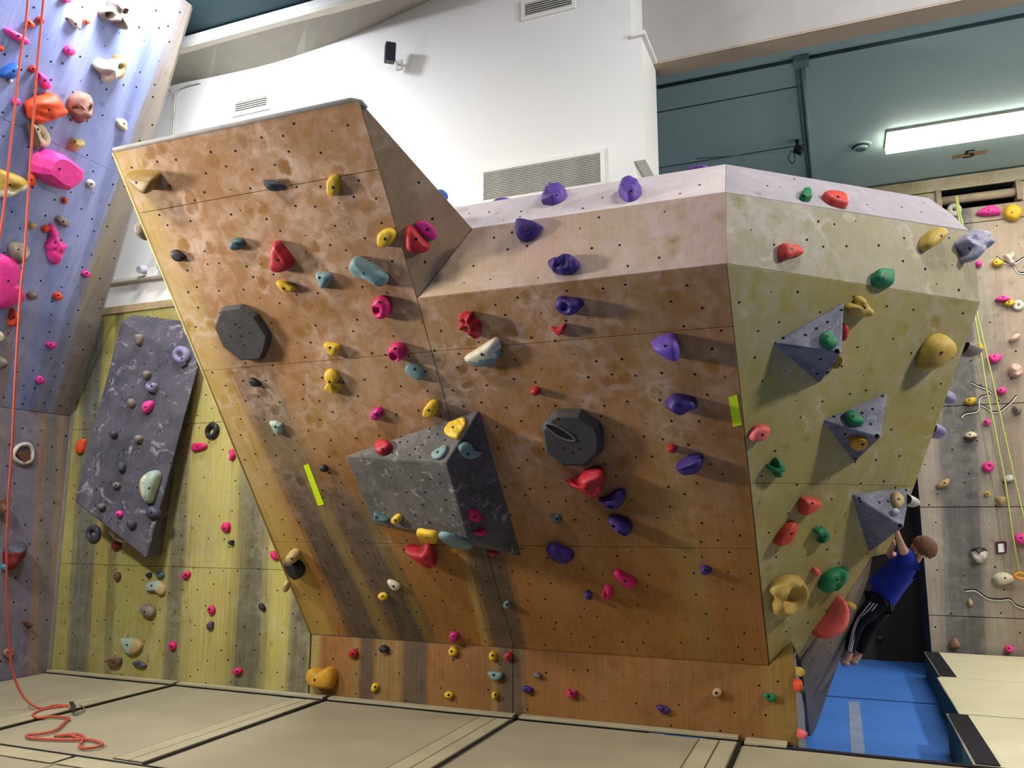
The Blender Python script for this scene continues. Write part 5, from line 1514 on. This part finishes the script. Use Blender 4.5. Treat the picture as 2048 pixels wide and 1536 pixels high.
vent((969, 347), (1201, 307), (1201, 366), 17, 'large white louvred vent just above the boulder top')
vent((1051, 9), (1144, -13), (1144, 12), 6, 'small white louvred vent cut by the top of the picture')
vent((473, 208), (536, 192), (536, 213), 5, 'small white louvred vent above the left end of the overhang')
M_blk = plain('black_plastic', '1c2029', 0.45, 0.1)
p = BW.hit(780, 106, 0.17)
spk = empty('wall_speaker', p, 'small black loudspeaker mounted on the white wall', 'loudspeaker')
bm = bmesh.new()
add_box(bm, (-0.048, -0.06, -0.085), (0.048, 0.06, 0.085), 0.012)
R_ = Matrix.Rotation(math.radians(38), 4, 'Z') @ Matrix.Rotation(math.radians(12), 4, 'X')
bm.transform(R_)
link('cabinet', bm_mesh(bm, 'cabinet'), M_blk, spk, loc=p)
bm = bmesh.new()
add_box(bm, (-0.04, -0.064, -0.075), (0.04, -0.058, 0.075), 0.002)
bm.transform(R_)
link('grille', bm_mesh(bm, 'grille'), plain('speaker_grille', '2a2f3a', 0.9), spk, loc=p)
tube('bracket', [p + V((0, 0.04, -0.02)), p + V((0.0, 0.17, -0.03))], 0.014, plain('bracket_white', 'd5d3cc', 0.5), spk)
box('bracket_plate', (p.x - 0.03, YB - 0.012, p.z - 0.08), (p.x + 0.03, YB - 0.001, p.z + 0.02), plain('bracket_white', 'd5d3cc', 0.5), spk)
for s, lb in (('341,300 344,230 346,192 341,180 330,176', 'thin white conduit on the white wall, left of two'), ('345,300 348,230 350,195 354,183 366,174 400,165', 'thin white conduit on the white wall, right one, bending under the curved bulkhead')):
    thing(tube('conduit', catmull([BW.hit(x, y, 0.015) for x, y in P2(s)], 30, False), 0.011, plain('conduit_paint', 'c9c9c0', 0.5), None, 8), lb, 'conduit')
zl2 = BW.hit(280, 559).z
structure(box('trim_6', (-9, YB - 0.07, zl2 - 0.02), (-4.5, YB, zl2 + 0.01), M_cream))
p = BW.hit(318, 545, 0.05)
em = empty('emergency_light', p, 'white twin-head emergency light on the white wall behind the overhang edge', 'lamp')
box('housing', (p.x - 0.13, YB - 0.09, p.z - 0.05), (p.x + 0.13, YB - 0.001, p.z + 0.05), M_white, em, 0.01)
for dx in (-0.17, 0.1):
    bm = bmesh.new()
    bmesh.ops.create_cone(bm, cap_ends=True, segments=16, radius1=0.05, radius2=0.036, depth=0.07)
    bm.transform(Matrix.Translation((p.x + dx, YB - 0.12, p.z + 0.03)) @ Matrix.Rotation(math.radians(105), 4, 'X'))
    link('lamp_head', bm_mesh(bm, 'lamp_head', False), plain('lamp_grey', 'bdbcc4', 0.3), em)

# ------------------------------------------------------------------ back hall ceiling fittings
zcb = ZCB
M_cond = plain('teal_conduit', '6f8b87', 0.5)
a, b = CB.hit(1604, 120), CB.hit(1612, 358)
thing(tube('conduit', [V((a.x, a.y, zcb - 0.02)), V((a.x + 0.0, b.y + 2.5, zcb - 0.02))], 0.022, M_cond), 'pair conduit running back along the teal ceiling', 'conduit')
thing(tube('conduit', [V((a.x - 0.05, a.y + 0.05, zcb - 0.02)), V((a.x - 0.045, (a.y + b.y) / 2, zcb - 0.02)), V((a.x - 0.03, b.y, zcb - 0.02))], 0.014, M_cond), 'thin second conduit beside the one running back along the teal ceiling', 'conduit')
c0 = CB.hit(1480, 140)
thing(tube('conduit', [V((xl - 0.1, c0.y, zcb - 0.015)), V((6.3, c0.y, zcb - 0.015))], 0.016, plain('dark_conduit', '41565a', 0.5)), 'dark conduit running along the front of the teal ceiling', 'conduit')
jb = CB.hit(1602, 117)
thing(box('junction_box', (jb.x - 0.07, jb.y - 0.07, zcb - 0.06), (jb.x + 0.07, jb.y + 0.07, zcb - 0.001), plain('jbox_paint', '7f9a97', 0.5), None, 0.008), 'square junction box where the ceiling conduits meet', 'junction box')
ceil2 = bpy.data.objects['ceiling.001']
for px in ((1470, 196), (1470, 311)):
    q = CB.hit(*px)
    box('panel_joint', (xm - 0.5, q.y - 0.008, zcb - 0.004), (a.x - 0.03, q.y + 0.008, zcb + 0.002), plain('joint_dark', '33474a', 0.8), ceil2)
q = CB.hit(1721, 291)
rr = (CB.hit(1741, 291) - CB.hit(1700, 291)).length / 2
df = empty('ceiling_diffuser', q, 'round ceiling diffuser left of the tube light', 'vent')
for k, (r, z, mt) in enumerate(((1.0, 0.012, M_teal), (0.78, 0.03, plain('diffuser_dark', '2c3c3e', 0.7)), (0.68, 0.045, M_teal), (0.5, 0.055, plain('diffuser_mid', '65807d', 0.6)))):
    bm = bmesh.new()
    bmesh.ops.create_cone(bm, cap_ends=True, segments=32, radius1=rr * r * 0.96, radius2=rr * r, depth=z)
    bm.transform(Matrix.Translation((q.x, q.y, zcb - z / 2)))
    link('diffuser_ring', bm_mesh(bm, 'diffuser_ring'), mt, df)
# camera on the conduit
q = CB.hit(1594, 280)
q.z = zcb
cm = empty('security_camera', q, 'small black camera hanging from the teal ceiling beside the conduit', 'camera')
tube('stem', [q, q + V((0, 0, -0.1))], 0.018, M_blk, cm)
bm = bmesh.new()
add_box(bm, (-0.045, -0.05, -0.035), (0.045, 0.05, 0.035), 0.01)
bm.transform(Matrix.Translation(q + V((0.01, 0, -0.12))) @ Matrix.Rotation(0.6, 4, 'Y'))
link('camera_body', bm_mesh(bm, 'camera_body'), M_blk, cm)
tube('cable_loop', catmull([q + V(t) for t in ((-0.06, 0, -0.12), (-0.1, 0, -0.2), (-0.06, 0, -0.27), (-0.03, 0, -0.2))], 16), 0.005, M_blk, cm, 5, True)
tube('cable', [q + V((-0.06, 0, -0.12)), V((xl, q.y + 0.02, zcb - 0.02))], 0.006, M_cond, cm, 5)
# fluorescent light
CBL = Plane((0, 0, zcb - 0.09), (0, 0, -1), (1, 0, 0))
fa, fb_ = CBL.hit(1776, 276), CBL.hit(1773, 309)
fx0, fy0, fy1 = fa.x, min(fa.y, fb_.y), max(fa.y, fb_.y)
lt = empty('tube_light', V((fx0 + 0.7, (fy0 + fy1) / 2, zcb)), 'long rectangular fluorescent ceiling light in the back hall', 'lamp')
bm = bmesh.new()
add_box(bm, (fx0, fy0, zcb - 0.09), (fx0 + 2.5, fy1, zcb - 0.03), 0.01)
em_t = NT('tube_glow')
em_t.b.inputs['Emission Color'].default_value = (1, 0.95, 0.84, 1)
em_t.b.inputs['Emission Strength'].default_value = 11.0
em_t.b.inputs['Base Color'].default_value = (0.9, 0.9, 0.85, 1)
link('diffuser', bm_mesh(bm, 'diffuser'), em_t.m, lt)
box('housing', (fx0 - 0.01, fy0 - 0.015, zcb - 0.03), (fx0 + 2.51, fy1 + 0.015, zcb), plain('housing_paint', '8f8f86', 0.5), lt)
# number five on its tape
q = [CB.hit(x, y, 0.003) for x, y in P2('1905,311 1904,319 1972,307 1977,299')]
tg = poly_prism('number_label', q, (0, 0, 0.002), plain('label_tape', 'a8926a', 0.6))
thing(tg, 'tan tape label with a black number 5 on the teal ceiling', 'label')
cu = bpy.data.curves.new('number', 'FONT')
cu.body = '5'
cu.size = 0.3
cu.align_x = 'CENTER'
cu.align_y = 'CENTER'
cu.extrude = 0.001
cu.materials.append(plain('number_ink', '25211e', 0.8))
tmp = bpy.data.objects.new('number', cu)
C.objects.link(tmp)
bpy.context.view_layer.update()
nme = bpy.data.meshes.new_from_object(tmp.evaluated_get(bpy.context.evaluated_depsgraph_get()))
bpy.data.objects.remove(tmp)
nme.materials.clear()
nme.materials.append(plain('number_ink', '25211e', 0.8))
to = bpy.data.objects.new('number', nme)
C.objects.link(to)
tc_ = CB.hit(1938, 309, 0.006)
to.parent = tg
to.matrix_world = Matrix.Translation(tc_) @ Matrix(((1, 0, 0), (0, -1, 0), (0, 0, -1))).to_4x4()

# ------------------------------------------------------------------ little framed notice on the far wall
sg = empty('wall_notice', FWL.hit(2002, 1096), 'small white notice in a maroon frame on the far grey wall', 'sign')
for nm, px, off, mt in (('notice_frame', '1991,1084 2010,1082 2014,1086 2013,1106 1993,1108', 0.02, plain('maroon_frame', '4c2730', 0.6)), ('notice_sheet', '1996,1088 2007,1087 2009,1104 1997,1105', 0.026, plain('paper', 'e6e3e2', 0.7))):
    poly_prism(nm, [FWL.hit(x, y, off) for x, y in P2(px)], (0, 0.018, 0), mt, sg)

# ------------------------------------------------------------------ the climbing boy
def at(x, y, Y):
    return Plane((0, Y, 0), (0, -1, 0)).hit(x, y)


def skin(name, pts, edges, mat, parent, loc, root=0, sub=2):
    """pts: (px, py, Y, radius or (rx, ry))"""
    me = bpy.data.meshes.new(name)
    w = [at(a, b, c) - loc for a, b, c, _ in pts]
    me.from_pydata(w, edges, [])
    me.skin_vertices or me.attributes
    o = bpy.data.objects.new(name, me)
    C.objects.link(o)
    if parent:
        o.parent = parent
    md = o.modifiers.new('skin', 'SKIN')
    md.use_smooth_shade = True
    if not me.skin_vertices:
        bm = bmesh.new()
        bm.from_mesh(me)
        bm.verts.layers.skin.verify()
        bm.to_mesh(me)
        bm.free()
    for v, (_, _, _, r) in zip(me.skin_vertices[0].data, pts):
        v.radius = (r, r) if not isinstance(r, tuple) else r
        v.use_root = False
    me.skin_vertices[0].data[root].use_root = True
    sb = o.modifiers.new('subdivision', 'SUBSURF')
    sb.levels = sb.render_levels = sub
    me.materials.append(mat)
    return o


M_skin = plain('skin', 'c99a80', 0.55, 0.06, 20)
M_shirt = plain('blue_shirt', '1b2f9e', 0.85, 0.15, 12)
M_trou = plain('black_trousers', '15151c', 0.85, 0.15, 12)
M_hair = plain('brown_hair', '6b4a35', 0.7, 0.3, 45)
boy_at = at(1765, 1200, 6.7)
boy = empty('person', boy_at, 'boy in a blue shirt and black striped trousers hanging from the back of the wall', 'person')
hd = at(1846, 1100, 6.45)
B = [(1763, 1196, 6.72, .075), (1786, 1162, 6.65, .07), (1808, 1134, 6.56, .078), (1828, 1117, 6.5, .045), (1837, 1109, 6.47, .038),
     (1812, 1110, 6.43, .04), (1805, 1097, 6.3, .03), (1796, 1072, 6.17, .02), (1795, 1066, 6.15, .02),          # 5-8 near arm
     (1802, 1122, 6.66, .04), (1777, 1106, 6.58, .03), (1786, 1088, 6.4, .021), (1787, 1083, 6.36, .02),          # 9-12 far arm
     (1757, 1202, 6.66, .062), (1716, 1244, 6.76, .045), (1698, 1304, 6.84, .03), (1696, 1318, 6.85, .03), (1682, 1328, 6.85, .022),   # 13-17 near leg
     (1770, 1206, 6.8, .062), (1742, 1252, 6.92, .045), (1718, 1304, 7.0, .03), (1714, 1316, 7.0, .03), (1702, 1324, 7.0, .022)]       # 18-22 far leg
Ed = [(0, 1), (1, 2), (2, 3), (3, 4), (2, 5), (5, 6), (6, 7), (7, 8), (2, 9), (9, 10), (10, 11), (11, 12), (0, 13), (13, 14), (14, 15), (15, 16), (16, 17), (0, 18), (18, 19), (19, 20), (20, 21), (21, 22)]
# head: neck - skull - jaw - nose
B += [(1843, 1104, 6.46, .06), (1849, 1096, 6.45, .085), (1842, 1090, 6.47, .07), (1830, 1096, 6.51, .036), (1825, 1091, 6.53, .010)]
Ed += [(4, 23), (23, 24), (24, 25), (23, 26), (25, 27)]
# five fingers on each hand, curled over the edge
for hx, hy, hY, k in ((1795, 1066, 6.15, 8), (1787, 1083, 6.36, 12)):
    for j, (dy, ln) in enumerate(((-0.03, 1.0), (-0.015, 1.15), (0.0, 1.2), (0.015, 1.05), (0.035, 0.75))):
        i = len(B)
        thumb = j == 4
        B.append((hx - (4 if not thumb else 1), hy - 6 * ln + (5 if thumb else 0), hY + dy, .0085))
        B.append((hx - (9 if not thumb else 5), hy - 7 * ln + (4 if thumb else 0), hY + dy * 1.2, .007))
        Ed += [(k, i), (i, i + 1)]
body = skin('body', B, Ed, M_skin, boy, boy_at)
skin('shirt', [(1756, 1208, 6.72, (.108, .105)), (1773, 1183, 6.69, (.112, .102)), (1790, 1159, 6.64, (.112, .098)), (1810, 1133, 6.56, (.11, .098)), (1823, 1119, 6.51, (.062, .06)),
               (1815, 1112, 6.42, .055), (1809, 1103, 6.33, .046), (1801, 1122, 6.68, .055), (1790, 1114, 6.63, .046)],
     [(0, 1), (1, 2), (2, 3), (3, 4), (3, 5), (5, 6), (3, 7), (7, 8)], M_shirt, boy, boy_at, 2)
tr = skin('trousers', [(1762, 1196, 6.72, .085), (1757, 1203, 6.66, .078), (1738, 1222, 6.7, .066), (1716, 1244, 6.76, .054), (1705, 1275, 6.8, .046), (1698, 1306, 6.84, .040),
                       (1770, 1207, 6.8, .078), (1755, 1230, 6.86, .064), (1742, 1252, 6.92, .054), (1729, 1280, 6.96, .046), (1718, 1306, 7.0, .040)],
          [(0, 1), (1, 2), (2, 3), (3, 4), (4, 5), (0, 6), (6, 7), (7, 8), (8, 9), (9, 10)], M_trou, boy, boy_at)
tr['label'] = 'black trousers with three white side stripes'
M_str = plain('white_stripe', 'e9e9ee', 0.7)
for k, (dx, dy) in enumerate(((-6, -4), (0, 0), (6, 4))):
    pts = []
    for x, y, Y, r in ((1748, 1206, 6.67, .082), (1738, 1219, 6.7, .072), (1716, 1243, 6.76, .060), (1706, 1272, 6.8, .051), (1699, 1304, 6.84, .045)):
        sc = 1.0 if y < 1230 else 0.5
        p = at(x + dx * sc, y + dy * sc * 0.5, Y)
        pts.append(p + (EYE - p).normalized() * (r * (0.985 if k == 1 else 0.93)))
    tube('trouser_stripe', catmull(pts, 20, False), 0.0045, M_str, tr, 6)
for x0, y0, x1_, y1_, Y, nm in ((1698, 1322, 1682, 1330, 6.85, 'shoe'), (1715, 1320, 1700, 1328, 7.0, 'shoe')):
    skin(nm, [(x0, y0, Y, (.036, .03)), ((x0 + x1_) / 2, (y0 + y1_) / 2 + 1, Y, (.036, .028)), (x1_, y1_, Y, (.026, .018))], [(0, 1), (1, 2)], plain('grey_pink_shoe', 'a58d8c', 0.6), boy, boy_at)
# hair cap, ear, eyes
fwd = (at(1826, 1091, 6.55) - at(1849, 1097, 6.45)).normalized()
upv = (at(1843, 1078, 6.44) - at(1838, 1110, 6.47))
upv = (upv - fwd * upv.dot(fwd)).normalized()
sd_ = fwd.cross(upv)
hc = at(1848, 1096, 6.45)
bm = bmesh.new()
bmesh.ops.create_uvsphere(bm, u_segments=32, v_segments=20, radius=1.0)
dele = []
for v in bm.verts:
    a, b, c = v.co.x, v.co.y, v.co.z      # a forward, b side, c up
    keep = c > (0.42 if a > 0.3 else 0.42 - (0.3 - a) * 1.15)
    if not keep:
        dele.append(v)
    n_ = 1 + 0.05 * noise.noise(V((a * 9, b * 9, c * 3)))
    v.co = (fwd * a * 0.092 + sd_ * b * 0.083 + upv * c * 0.088) * n_
bmesh.ops.delete(bm, geom=dele, context='VERTS')
bmesh.ops.solidify(bm, geom=bm.faces[:], thickness=-0.008)
bmesh.ops.recalc_face_normals(bm, faces=bm.faces[:])
link('hair', bm_mesh(bm, 'hair', True), M_hair, boy, loc=hc)
for s in (-1, 1):
    e0 = hc + sd_ * s * 0.078 - fwd * 0.005 - upv * 0.018
    pts = [e0 + fwd * 0.012 * math.cos(t) + upv * 0.02 * math.sin(t) for t in [k * math.pi / 6 for k in range(12)]]
    tube('ear', pts, 0.007, M_skin, boy, 6, True)
    ey = hc + fwd * 0.075 + sd_ * s * 0.03 - upv * 0.002
    bm = bmesh.new()
    bmesh.ops.create_uvsphere(bm, u_segments=10, v_segments=8, radius=0.009)
    link('eye', bm_mesh(bm, 'eye', True), plain('eye_dark', '2a2320', 0.2), boy, loc=ey)
